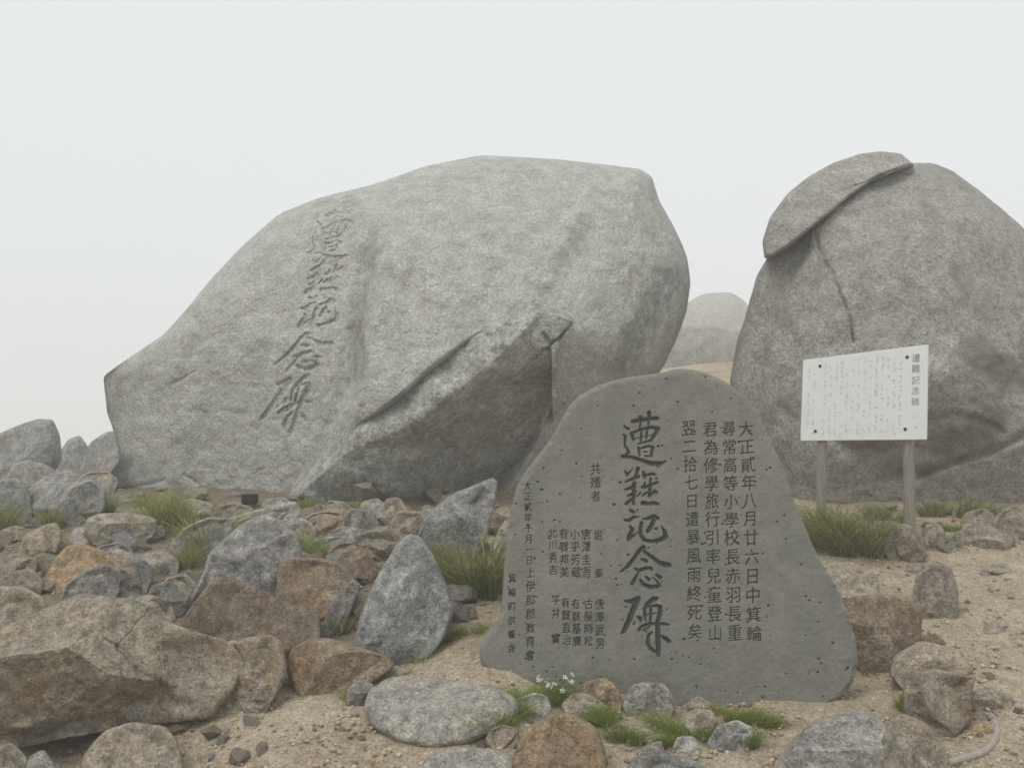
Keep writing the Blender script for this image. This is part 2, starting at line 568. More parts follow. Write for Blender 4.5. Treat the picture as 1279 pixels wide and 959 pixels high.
def rock_geo(outline, Y, thick, tilt=0.22, sub=6, p=3.3, seed=0, facets=11, cuts=(), ctrl=None, rough=1.0, crag=0.0,
             grooves=(), step=None, back=None, q=0.22, edge=5.0, pop=0.0, sink=0.0, edge_px=None):
    """solid rock: its outline stands on a leaning plane at distance Y, its front and back swell from that plane"""
    ol = np.asarray(outline, float)
    vb = ol[:, 1].max()
    if sink:                      # the foot of the rock goes on below the ground
        hh = np.ptp(ol[:, 1])
        lowf = smooth(ol[:, 1], vb - 0.3 * hh, vb)
        outline = np.stack([ol[:, 0], ol[:, 1] + lowf * sink * hh], -1)
    out = chaikin(outline, 2, min(q, 0.13))
    B = at(ol[:, 0].mean(), vb, Y)
    nv = np.array([0, -1.0, tilt])
    nv /= np.linalg.norm(nv)
    e1 = np.array([1.0, 0, 0])
    e2 = np.array([0, tilt, 1.0])
    e2 /= np.linalg.norm(e2)

    def onplane(u, v):
        d = ray(u, v)
        t = ((B - CAM) @ nv) / (d @ nv)
        return CAM + d * t[..., None]
    P = onplane(out[:, 0], out[:, 1])
    ab = np.stack([(P - B) @ e1, (P - B) @ e2], -1)
    # area centroid
    x, y = ab[:, 0], ab[:, 1]
    xn, yn = np.roll(x, -1), np.roll(y, -1)
    cr = x * yn - xn * y
    A2 = cr.sum()
    c = np.array([((x + xn) * cr).sum(), ((y + yn) * cr).sum()]) / (3 * A2)
    th = np.linspace(-math.pi, math.pi, 1441)
    dirs = np.stack([np.cos(th), np.sin(th)], -1)
    rs = np.zeros(len(th))
    a0 = ab - c
    a1 = np.roll(a0, -1, 0)
    for k in range(len(a0)):
        ex, ey = a1[k] - a0[k]
        den = dirs[:, 0] * ey - dirs[:, 1] * ex
        den = np.where(np.abs(den) < 1e-12, 1e-12, den)
        t = (a0[k, 0] * ey - a0[k, 1] * ex) / den
        s = (a0[k, 0] * dirs[:, 1] - a0[k, 1] * dirs[:, 0]) / den
        ok = (t > 0) & (s >= -1e-9) & (s <= 1 + 1e-9)
        rs = np.where(ok & (t > rs), t, rs)
    S, FC = ico(sub)
    dx, dy, dz = S[:, 0], -S[:, 1], S[:, 2]          # dy > 0 looks to the viewer
    h = np.hypot(dx, dz)
    theta = np.arctan2(dz, dx)
    k = (h ** p + np.abs(dy) ** p) ** (-1 / p)
    s, t = h * k, dy * k
    r = np.interp(theta, th, rs)
    a = c[0] + s * r * np.cos(theta)
    b = c[1] + s * r * np.sin(theta)
    size = math.sqrt(abs(A2) / 2)
    back = thick if back is None else back
    Q = B + a[:, None] * e1 + b[:, None] * e2
    u, v = to_px(Q)
    front = t > 0
    off = np.where(front, t * thick, t * back)
    if ctrl is not None:
        ev = ctrl if callable(ctrl) else rbf_fit([(q_[0], q_[1]) for q_ in ctrl], [q_[2] for q_ in ctrl])
        if edge_px:
            dd = np.clip(poly_dist(u, v, [tuple(q_) for q_ in out] + [tuple(out[0])]) / edge_px, 0, 1)
            fr = ev(u, v) - 0.16 * (1 - np.sqrt(np.clip(1 - (1 - dd) ** 2, 0, 1)))
            fr = np.where(s > 0.9995, np.minimum(fr, 0.0), fr)
        else:
            fr = ev(u, v) * np.sqrt(np.clip(1 - s ** edge, 0, 1))
        off = np.where(front, fr, off)
    rg = np.random.default_rng(seed + 101)
    # flat facets
    ra, rb = np.abs(a - c[0]).max(), np.abs(b - c[1]).max()
    N3 = np.stack([(a - c[0]) / ra, (b - c[1]) / rb, off / max(thick, 1e-6)], -1)
    w = smooth(1 - s, 0.0, 0.11)
    allcuts = [tuple(q_) for q_ in cuts]
    for _ in range(facets):
        m = rg.normal(size=3)
        m[2] = abs(m[2]) * 0.9 + 0.2
        allcuts.append((*m, rg.uniform(0.5, 0.82)))
    for mx, my, mz, fr_ in allcuts:
        m = np.array([mx, my, mz], float)
        m /= np.linalg.norm(m)
        dt = N3 @ m
        lim = np.percentile(dt, 99.5) * fr_
        e = np.maximum(dt - lim, 0) * 0.96 * w
        N3 = N3 - e[:, None] * m
    offn = N3[:, 2] * thick
    off = np.where(front, offn, off)
    # planar shift of facets
    a = c[0] + N3[:, 0] * ra
    b = c[1] + N3[:, 1] * rb
    Q = B + a[:, None] * e1 + b[:, None] * e2
    if step is not None:
        off = off + np.where(front, step(u, v), 0) * w
    for pts, wd, dep in grooves:
        gd = poly_dist(u + 1.5 * vnoise(np.stack([u * .12, v * .12, u * 0], -1), 9), v, pts)
        off = off - np.where(front, dep * np.exp(-(gd / wd) ** 2), 0)
    # rock roughness
    pn = (Q + off[:, None] * nv)
    dirn = dx[:, None] * e1 + dz[:, None] * e2 + dy[:, None] * nv
    L = size
    disp = rough * (0.030 * L * fbm(pn / (0.55 * L), 3, seed) + 0.011 * L ** 0.5 * fbm(pn / 0.13, 4, seed + 3, 0.6) + 0.0035 * np.minimum(fbm(pn / 0.03, 3, seed + 6, 0.6), 0.25))
    if crag:
        rd = fbm(pn / (0.33 * L) + 5, 4, seed + 9, 0.55, True)
        disp = disp + crag * L * 0.03 * rd
    wsil = 0.35 + 0.65 * w
    # move along the line of sight by "off", then the roughness along the surface direction
    den = (CAM - Q) @ nv
    V = Q + (CAM - Q) * ((off + pop) / den)[:, None] + dirn * (disp * wsil)[:, None]
    return V, FC, u, v, front, s


def in_poly(u, v, pts):
    inside = np.zeros(u.shape, bool)
    n = len(pts)
    for k in range(n):
        x0, y0 = pts[k]
        x1, y1 = pts[(k + 1) % n]
        c = ((y0 > v) != (y1 > v))
        xi = x0 + (v - y0) * (x1 - x0) / (y1 - y0 + 1e-12)
        inside ^= c & (u < xi)
    return inside


def faces_of(planes, k=13.0):
    """swell of a boulder built of plane faces meeting in worn ridges"""
    def ev(u, v):
        x, y = (u - 500) / 100.0, (v - 400) / 100.0
        acc = 0
        for a, b, c in planes:
            acc = acc + np.exp(-k * np.clip(a + b * x + c * y, -1, 4))
        return -np.log(acc) / k
    return ev


def tint(base=1.0, warm=0.0):
    return (base * (1 + warm), base, base * (1 - warm * 1.3), 1.0)


def rock(name, outline, mat, label=None, cat='rock', Y=None, thick=None, group=None, parent=None, color=None, dv=0, **kw):
    ol = np.asarray(outline, float)
    wpx = np.ptp(ol[:, 0])
    hpx = np.ptp(ol[:, 1])
    if Y is None:
        Y = float(ray_ground(ol[:, 0].mean(), ol[:, 1].max() - 5 + dv)[1])
    if thick is None:
        thick = 0.5 * min(wpx, hpx * 1.5) / F_PX * Y
    if 'sub' not in kw:
        kw['sub'] = 7 if max(wpx, hpx) > 75 else (6 if max(wpx, hpx) > 24 else 5)
    if 'seed' not in kw:
        kw['seed'] = int(abs(ol[0, 0]) * 7 + abs(ol[0, 1]))
    kw.setdefault('sink', 0.22)
    V, FC, *_ = rock_geo(outline, Y, thick, **kw)
    base = np.array([V[:, 0].mean(), V[:, 1].mean(), V[:, 2].min()])
    o = mesh_obj(name, V, FC, M[mat], parent=parent, origin=base)
    if kw['sub'] <= 7 and parent is None:
        o.data.set_sharp_from_angle(angle=R(38))
    sd = kw['seed']
    rr = random.Random(sd)
    o.color = color or tint(rr.uniform(0.88, 1.08), rr.uniform(-0.02, 0.03))
    if label:
        tag(o, label, cat, group)
    return o


# ---- calligraphy traced stroke by stroke: (x, y, radius) in a 959-unit box of 75 photo pixels
SO = [
    [[(260, 275, 38), (400, 250, 45), (560, 225, 40), (650, 225, 42)], [(365, 195, 22), (385, 250, 22)], [(520, 130, 38), (525, 200, 35), (510, 320, 22)],
     [(390, 300, 22), (370, 380, 18)], [(240, 460, 32), (275, 560, 32)], [(240, 460, 26), (400, 400, 30), (560, 365, 35), (670, 390, 40)], [(670, 390, 38), (590, 520, 32), (550, 560, 22)],
     [(400, 420, 24), (390, 580, 22)], [(495, 400, 22), (480, 540, 22)], [(300, 545, 14), (570, 490, 12)], [(350, 630, 20), (560, 575, 25)],
     [(355, 690, 28), (370, 810, 25)], [(400, 700, 22), (520, 665, 28), (590, 690, 28)], [(580, 690, 30), (560, 800, 28)], [(440, 760, 18), (490, 755, 16)], [(460, 825, 22), (570, 825, 20)],
     [(130, 350, 25), (190, 395, 28)], [(140, 510, 30), (140, 560, 28), (130, 640, 22), (180, 730, 28), (200, 770, 28), (150, 800, 25)],
     [(100, 830, 36), (250, 845, 36), (400, 890, 38), (550, 945, 45), (680, 950, 50), (800, 905, 14)], [(640, 960, 40), (665, 1000, 22)]],
    [[(140, 170, 20), (175, 235, 30)], [(180, 220, 25), (265, 130, 10)], [(345, 130, 40), (330, 190, 32), (290, 270, 28)], [(150, 340, 22), (250, 300, 32), (350, 260, 35)],
     [(290, 360, 38), (280, 450, 38), (275, 560, 40), (270, 690, 32)], [(140, 465, 22), (230, 440, 35), (290, 390, 38)], [(180, 570, 22), (260, 530, 30), (310, 490, 25)],
     [(160, 690, 35), (230, 620, 28)], [(335, 570, 20), (385, 510, 20)], [(430, 190, 32), (450, 260, 40)], [(460, 240, 30), (580, 215, 32), (630, 235, 15)],
     [(545, 290, 28), (540, 400, 32), (530, 560, 38)], [(410, 425, 30), (450, 430, 35), (520, 400, 25)], [(455, 350, 18), (440, 420, 25)], [(550, 390, 25), (620, 365, 30), (655, 350, 32)],
     [(420, 560, 22), (480, 510, 22)], [(600, 480, 25), (640, 510, 30)], [(560, 540, 25), (620, 500, 25)], [(425, 680, 48), (500, 690, 38), (600, 680, 38), (660, 695, 32)]],
    [[(220, 155, 30), (270, 185, 32)], [(335, 145, 18), (325, 180, 15)], [(140, 310, 28), (200, 320, 35), (280, 265, 32), (350, 262, 20)], [(215, 415, 25), (260, 465, 38), (215, 540, 38), (190, 620, 38)],
     [(220, 600, 30), (340, 510, 14)], [(420, 295, 20), (500, 290, 35), (600, 250, 42), (660, 285, 38)], [(600, 300, 40), (560, 400, 45), (500, 490, 38)], [(625, 450, 30), (650, 450, 25)],
     [(400, 360, 38), (385, 450, 36), (385, 550, 36), (440, 630, 36), (560, 655, 36), (700, 630, 45), (790, 580, 45), (770, 500, 40), (715, 400, 12)]],
    [[(430, 110, 45), (360, 170, 38), (270, 300, 38), (180, 410, 38), (50, 515, 14)], [(450, 180, 30), (560, 260, 35), (680, 350, 40), (780, 385, 55), (840, 390, 45)],
     [(390, 290, 15), (440, 310, 35), (480, 330, 35)], [(290, 445, 22), (360, 475, 38), (460, 445, 38), (545, 440, 35), (570, 465, 28)], [(350, 510, 20), (280, 640, 38), (250, 690, 35)],
     [(640, 550, 28), (700, 590, 42)], [(375, 620, 25), (420, 690, 36), (520, 740, 42), (640, 735, 42), (690, 720, 30), (650, 650, 22), (570, 580, 10)], [(470, 580, 25), (520, 620, 35)]],
    [[(130, 70, 22), (230, 80, 45), (350, 30, 50)], [(330, 60, 55), (270, 200, 55), (200, 380, 52), (130, 530, 50), (80, 590, 22)], [(330, 320, 20), (380, 340, 38), (390, 390, 30)],
     [(290, 410, 20), (280, 440, 25)], [(640, 30, 42), (590, 40, 50), (500, 110, 40), (450, 200, 34), (455, 320, 32), (470, 380, 25)],
     [(520, 160, 25), (650, 140, 30), (700, 170, 45), (700, 250, 45), (660, 400, 42), (660, 560, 48), (665, 700, 50), (670, 850, 48), (670, 930, 40)], [(550, 200, 30), (550, 300, 32), (540, 400, 30)],
     [(500, 280, 18), (640, 265, 16)], [(360, 530, 36), (400, 480, 34), (500, 440, 34), (620, 430, 30), (760, 435, 35), (840, 450, 22)], [(430, 540, 24), (540, 470, 16)],
     [(560, 570, 25), (510, 620, 32), (500, 740, 38), (540, 820, 34), (620, 880, 34)], [(720, 620, 20), (790, 670, 42), (840, 715, 40)]],
]


def strokes_depth(u, v, chars, maps, rscale):
    """inside depth in pixels (0 outside) of brush strokes; maps: u0, v0, a, b, c, d per character"""
    best = np.zeros(u.shape)
    for ch, (u0, v0, a, b, c, d) in zip(chars, maps):
        for st in ch:
            pts = [(u0 + a * x + b * y, v0 + c * x + d * y, r * rscale) for x, y, r in st]
            us = [q[0] for q in pts]
            vs = [q[1] for q in pts]
            mr = max(q[2] for q in pts) + 0.5
            idx = np.nonzero((u > min(us) - mr) & (u < max(us) + mr) & (v > min(vs) - mr) & (v < max(vs) + mr))[0]
            if not len(idx):
                continue
            uu, vv = u[idx], v[idx]
            for (x0, y0, r0), (x1, y1, r1) in zip(pts[:-1], pts[1:]):
                dx, dy = x1 - x0, y1 - y0
                t = np.clip(((uu - x0) * dx + (vv - y0) * dy) / (dx * dx + dy * dy + 1e-9), 0, 1)
                ins = r0 + (r1 - r0) * t - np.hypot(uu - x0 - t * dx, vv - y0 - t * dy)
                best[idx] = np.maximum(best[idx], ins)
    return best


def put_streak(o, val):
    a = o.data.attributes.new('streak', 'FLOAT', 'POINT')
    a.data.foreach_set('value', np.asarray(val, np.float32))


def split_part(V, FC, fmask):
    f = FC[fmask]
    idx = np.unique(f)
    mp = np.full(len(V), -1)
    mp[idx] = np.arange(len(idx))
    return V[idx], mp[f]


# ------------------------------------------------------------------ the inscribed boulder
BOULDER = [(130, 470), (150, 455), (187, 430), (205, 418), (235, 385), (262, 352), (300, 312), (350, 268), (400, 248), (470, 230), (530, 208), (600, 193),
           (650, 196), (700, 199), (760, 206), (800, 212), (814, 222), (822, 250), (845, 290), (858, 320), (863, 352), (858, 390), (845, 425), (828, 460), (800, 490),
           (760, 530), (700, 590), (640, 690), (560, 715), (450, 720), (350, 715), (250, 705), (160, 695), (112, 660), (130, 600), (150, 575), (145, 545), (134, 515)]
BFACES = faces_of([(1.76, 0.43, 0.22), (1.80, 0.03, 0.30), (3.05, -0.60, 0.24), (2.75, 0.02, 0.95), (2.86, -0.42, -0.62), (2.3, 0.62, -0.25), (2.55, 0.10, -0.42), (2.35, -.2, .62)], 11.0)
BLOCK = [(670, 372), (692, 380), (716, 394), (716, 403), (702, 420), (697, 442), (698, 470), (701, 490), (692, 520), (680, 560), (655, 600), (610, 670), (520, 690), (440, 690), (345, 655), (366, 604), (390, 578),
         (425, 543), (440, 520), (470, 500), (500, 477), (530, 450), (560, 428), (590, 408), (620, 398), (645, 388)]
LINE = ([230, 280, 300, 400, 500, 560, 640], [470, 464, 462, 446, 428, 402, 365])


def boulder_step(u, v):
    xl = np.interp(v, LINE[0], LINE[1])
    d = u - xl
    amp = smooth(v, 245, 330) * (1 - smooth(v, 490, 590))
    panel = -0.06 * smooth(-d, -6, 10) * (1 - smooth(-d, 80, 190))
    swell = 0.20 * smooth(d, 1, 24) * (1 - smooth(d, 50, 260))
    valley = -0.07 * np.exp(-((d + 2) / 9) ** 2)
    hollow = -0.05 * np.exp(-(poly_dist(u, v, [(715, 315), (690, 345), (655, 395)]) / 16) ** 2)
    hide = np.where(in_poly(u, v, BLOCK), -1.1 * smooth(poly_dist(u, v, BLOCK + [BLOCK[0]]), 9, 40), 0)
    nz = np.stack([u * .01, v * .01, u * 0], -1)
    relief = 0.035 * fbm(nz, 3, 61) + 0.03 * np.maximum(fbm(nz * 2.2 + 3, 2, 66), 0.15)
    return amp * (panel + swell + valley) + hollow + hide + relief


def block_front(u, v):
    top_edge = [(360, 612), (390, 578), (425, 543), (440, 520), (470, 500), (500, 477), (530, 450), (560, 428), (590, 408), (620, 398), (645, 388), (670, 372), (716, 394)]
    ridge = [(350, 640), (385, 605), (430, 566), (475, 545), (520, 528), (560, 494), (600, 462), (640, 428), (672, 392)]
    rx = np.array([q[0] for q in ridge], float)
    ry = np.array([q[1] for q in ridge], float)
    below = v - np.interp(u, rx, ry)
    tx = np.array([q[0] for q in top_edge], float)
    ty = np.array([q[1] for q in top_edge], float)
    d_top = np.clip(v - np.interp(u, tx, ty), 0, None)
    span = np.clip(np.interp(u, rx, ry) - np.interp(u, tx, ty), 8, None)
    up = np.clip(d_top / span, 0, 1)
    lift = 0.02 + 0.075 * smooth(u, 585, 640) + 0.25 * up
    under = np.clip(below + 14, 0, None)
    under = under ** 2 / (under + 32)
    lift = lift - np.where(u < 690, 0.0088 * under * (1 - 0.55 * smooth(u, 600, 700)), 0)
    n = np.stack([u * .02, v * .02, u * 0], -1)
    return BFACES(u, np.minimum(v, 560)) + 0.03 + lift + 0.09 * vnoise(n, 3) + 0.035 * vnoise(n * 2.6, 5)


BMAPS = [(396, 252.5, .0778, -.024, -.006, .0778), (384.4, 313, .078, -.024, -.010, .0778), (372, 362, .078, -.024, -.012, .0778),
         (346.2, 417.2, .0873, -.0154, -.02, .0733), (334.3, 476, .0795, -.0285, -.0141, .0833)]


def build_boulder():
    # the block leans on the same plane as the boulder
    ob = np.array(BOULDER, float)
    Bp = at(ob[:, 0].mean(), ob[:, 1].max(), 10.5)
    ok_ = np.array(BLOCK, float)
    dr = ray(ok_[:, 0].mean(), ok_[:, 1].max())
    nn = np.array([0, -1.0, 0.12])
    at_block = float((CAM + dr * (((Bp - CAM) @ nn) / (dr @ nn)))[1])
    V, FC, u, v, front, s = rock_geo(BOULDER, 10.5, 1.5, tilt=0.12, sub=9, facets=0, ctrl=BFACES, seed=3, rough=0.42, back=2.2, step=boulder_step, edge=9.0, p=3.2, q=.1,
                                     grooves=[([(228, 592), (245, 605), (262, 618), (285, 632)], 1.6, .05), ([(215, 480), (240, 465)], 1.5, .03),
                                              ([(205, 600), (150, 612)], 2.0, .04), ([(655, 560), (700, 505)], 3, .05)])
    g = np.where(front, strokes_depth(u, v, SO, BMAPS, 0.078), 0)
    dep = (0.024 + 0.012 * smooth(v, 260, 430)) * np.clip(g / 1.5, 0, 1) ** 0.8
    nrm = V - CAM
    nrm /= np.linalg.norm(nrm, axis=1, keepdims=True)
    V = V + nrm * dep[:, None]
    base = np.array([V[:, 0].mean(), V[:, 1].mean(), V[:, 2].min()])
    fm = (g[FC] > 0.05).all(1)
    vi, fi = split_part(V, FC, fm)
    vb, fb = split_part(V, FC, ~fm)
    o = mesh_obj('boulder', vb, fb, M['pale'], origin=base)
    o.color = (1, 1, 1, 1)
    ub, vv_ = to_px(vb)
    dl = ub - np.interp(vv_, LINE[0], LINE[1])
    st = (0.62 + 0.3 * vnoise(np.stack([ub * .03, vv_ * .02, ub * 0], -1), 71)) * np.exp(-((dl - 6 - 7 * vnoise(np.stack([vv_ * .02, vv_ * 0, ub * 0], -1), 72)) / 17) ** 2) * smooth(vv_, 255, 310) * (1 - smooth(vv_, 510, 570))
    for pts, wd, am in (([(730, 280), (705, 330), (680, 370)], 22, .6), ([(835, 345), (805, 395), (775, 450)], 26, .8), ([(400, 255), (440, 250)], 16, .5), ([(640, 215), (700, 225)], 18, .4),
                        ([(250, 400), (215, 480)], 18, .45), ([(520, 300), (500, 400), (470, 470)], 16, .4), ([(150, 470), (145, 520)], 12, .6), ([(590, 260), (560, 340)], 14, .35)):
        st = np.maximum(st, am * np.exp(-(poly_dist(ub, vv_, pts) / wd) ** 2))
    put_streak(o, st)
    tag(o, 'huge pale granite boulder with five weathered characters carved down its sloping face', 'boulder')
    ins = mesh_obj('inscription', vi, fi, M['carved_pale'], parent=o, origin=base)
    ins.color = (1, 1, 1, 1)
    ins['label'] = 'five worn characters carved in a slanting column'
    # the lower block split from the boulder by a long crack
    blk_o = rock('fractured_block', BLOCK, 'block', parent=o, Y=at_block, tilt=0.12, thick=0.8, ctrl=block_front, facets=0, seed=21, rough=0.5, sub=8, edge_px=5.0, back=0.3, p=4.0, q=.06,
                 grooves=[([(702, 420), (690, 425), (680, 415)], 2.5, .05), ([(640, 590), (700, 505)], 3, .06), ([(600, 500), (640, 470)], 6, .03)], sink=0, color=(1, 1, 1, 1))
    blk_o['label'] = 'darker wedge shaped block below the long crack'


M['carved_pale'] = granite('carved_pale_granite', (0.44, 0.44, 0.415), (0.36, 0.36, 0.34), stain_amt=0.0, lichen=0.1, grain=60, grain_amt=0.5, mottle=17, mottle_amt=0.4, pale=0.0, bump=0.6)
M['block'] = granite('lichened_granite', (0.48, 0.48, 0.45), (0.34, 0.335, 0.31), stain=(0.24, 0.21, 0.145), stain_amt=0.3, lichen=0.5, grain=85, grain_amt=0.4, mottle=15, mottle_amt=0.55, pale=0.35, bump=0.9)
build_boulder()

# ------------------------------------------------------------------ the cracked boulder behind the sign
RB = [(912, 480), (920, 430), (935, 380), (945, 345), (958, 322), (972, 298), (992, 270), (1030, 235), (1080, 206), (1138, 204), (1165, 204), (1190, 214), (1220, 237), (1250, 262), (1279, 287), (1340, 335), (1390, 430),
      (1400, 560), (1390, 720), (1279, 740), (1200, 735), (1100, 728), (1040, 715), (975, 665), (955, 580), (920, 510)]
SLAB = [(955, 323), (952, 302), (961, 272), (984, 242), (1010, 221), (1040, 204), (1075, 192), (1100, 189), (1125, 192), (1142, 206), (1118, 213), (1096, 221), (1062, 245), (1026, 275), (1006, 291), (986, 307), (966, 321)]
RFACES = faces_of([(-2.05, 0.62, 0.12), (1.15, 0.07, 0.42), (2.3, 0.05, 1.15), (5.6, -0.55, 0.2), (2.15, 0.0, -0.52), (0.2, 0.3, -0.2), (3.9, -.25, .55)], 10.0)


def rb_step(u, v):
    hide = np.where(in_poly(u, v, SLAB), -0.7 * smooth(poly_dist(u, v, SLAB + [SLAB[0]]), 1, 12), 0)
    n = np.stack([u * .012, v * .012, u * 0], -1)
    # the joint between the cap and the boulder
    joint = -0.06 * np.exp(-(poly_dist(u, v, [(958, 322), (986, 308), (1006, 292), (1026, 276), (1062, 246), (1096, 222), (1140, 207)]) / 4.0) ** 2)
    side = -0.12 * smooth(-(u - np.interp(v, [310, 360, 430, 520], [1018, 985, 962, 950])), 0, 14)
    return hide + joint + side + 0.07 * vnoise(n, 41) + 0.03 * vnoise(n * 2.7, 43)


def slab_front(u, v):
    n = np.stack([u * .02, v * .02, u * 0], -1)
    return RFACES(u, v) + 0.075 + 0.09 * smooth(u, 1050, 1115) + 0.03 * vnoise(n, 51)


rb = rock('boulder', RB, 'weathered', 'tall grey boulder split by a diagonal crack, standing behind the white sign', 'boulder', Y=10.2, thick=1.5, tilt=0.1, ctrl=RFACES, step=rb_step, facets=0, seed=44, rough=0.5, sub=8, edge=8, p=3.2, q=.1,
          back=2.0, grooves=[([(1018, 290), (1024, 312), (1036, 335), (1052, 368), (1062, 392), (1066, 425)], 1.5, .07), ([(1150, 592), (1200, 575), (1235, 565), (1279, 545), (1320, 540)], 4.5, .12),
                             ([(1160, 525), (1190, 518), (1230, 525), (1255, 540)], 5, .06), ([(1100, 600), (1160, 590)], 6, .06), ([(1010, 530), (1060, 560), (1140, 560)], 8, .05)], sink=0, color=(1.08, 1.08, 1.08, 1))
_v = np.empty(len(rb.data.vertices) * 3, np.float32)
rb.data.vertices.foreach_get('co', _v)
_u, _w2 = to_px(_v.reshape(-1, 3).astype(float) + np.array(rb.location))
_st = np.zeros(len(_u))
for pts, wd, am in (([(1215, 440), (1260, 470), (1330, 480)], 30, .9), ([(1170, 560), (1240, 530)], 26, .9), ([(1060, 540), (1130, 580)], 24, .8), ([(1180, 330), (1240, 400)], 20, .5), ([(1000, 470), (960, 520)], 18, .5),
                    ([(1150, 250), (1200, 290)], 14, .45), ([(1100, 420), (1140, 470)], 20, .4)):
    _st = np.maximum(_st, am * np.exp(-(poly_dist(_u, _w2, pts) / wd) ** 2))
put_streak(rb, _st)
_o = np.array(RB, float)
_B = at(_o[:, 0].mean(), _o[:, 1].max(), 10.2)
_k = np.array(SLAB, float)
_d = ray(_k[:, 0].mean(), _k[:, 1].max())
_nn = np.array([0, -1.0, 0.1])
sl = rock('cracked_slab', SLAB, 'weathered', parent=rb, Y=float((CAM + _d * (((_B - CAM) @ _nn) / (_d @ _nn)))[1]), thick=0.6, tilt=0.1, facets=0, seed=50, rough=0.5, sub=7, back=1.2, p=4.0, q=.08, color=(1.14, 1.14, 1.14, 1), sink=0, edge_px=4.5, ctrl=slab_front)
sl['label'] = 'smooth cap slab lying above the diagonal crack'

# far boulders, fading into the mist
FAR = [
    ('boulder', [(845, 408), (858, 378), (878, 367), (912, 365), (928, 374), (948, 400), (960, 445), (840, 445)], 50, 'light', 'rounded far boulder in the mist, higher of two in the gap between the large boulders'),
    ('boulder', [(820, 475), (838, 425), (852, 408), (880, 407), (925, 414), (945, 440), (935, 485), (810, 485)], 22, 'weathered', 'long low boulder in the gap between the two large boulders'),
    ('boulder', [(-40, 565), (-10, 545), (20, 532), (48, 523), (66, 524), (75, 545), (77, 575), (62, 600), (20, 625), (-40, 645)], 14, 'grey', 'large rounded boulder in the mist at the edge of the ridge, tallest of its cluster'),
    ('boulder', [(70, 570), (85, 549), (100, 543), (112, 560), (112, 620), (76, 630)], 18, 'grey', 'narrow far boulder in the mist wedged between two larger ones'),
    ('boulder', [(98, 590), (112, 552), (135, 538), (160, 540), (175, 625), (100, 640)], 16.5, 'grey', 'misty rounded boulder partly hidden by the inscribed boulder'),
    ('boulder', [(4, 605), (16, 580), (34, 574), (58, 580), (80, 594), (70, 612), (20, 640)], 12.2, 'grey', 'low dome shaped grey boulder in front of the tallest misty boulder'),
    ('boulder', [(28, 615), (55, 595), (85, 586), (108, 596), (100, 618), (50, 628)], 11.5, 'grey', 'flat grey boulder leaning on the low dome shaped boulder'),
    ('boulder', [(34, 640), (42, 610), (62, 601), (95, 602), (118, 598), (134, 612), (130, 640), (80, 655)], None, 'grey', 'wide low grey boulder beside the foot of the inscribed boulder'),
    ('boulder', [(-40, 660), (-20, 610), (5, 597), (25, 597), (40, 618), (42, 655)], None, 'grey', 'grey boulder with a rounded top above the grass, cut by the photo edge'),
    ('boulder', [(85, 612), (105, 590), (135, 588), (150, 600), (140, 620)], None, 'tan', 'reddish low boulder between grey boulders and the inscribed boulder'),
]
for nm, ol, Y, mt, lb in FAR:
    rock(nm, ol, mt, lb, 'boulder', Y=Y, tilt=0.2, facets=0 if 'gap' in lb else 3, rough=0.7, sub=6, p=2.4, thick=0.42 * np.ptp(np.array(ol)[:, 0]) / F_PX * (Y or 10), sink=0.25)

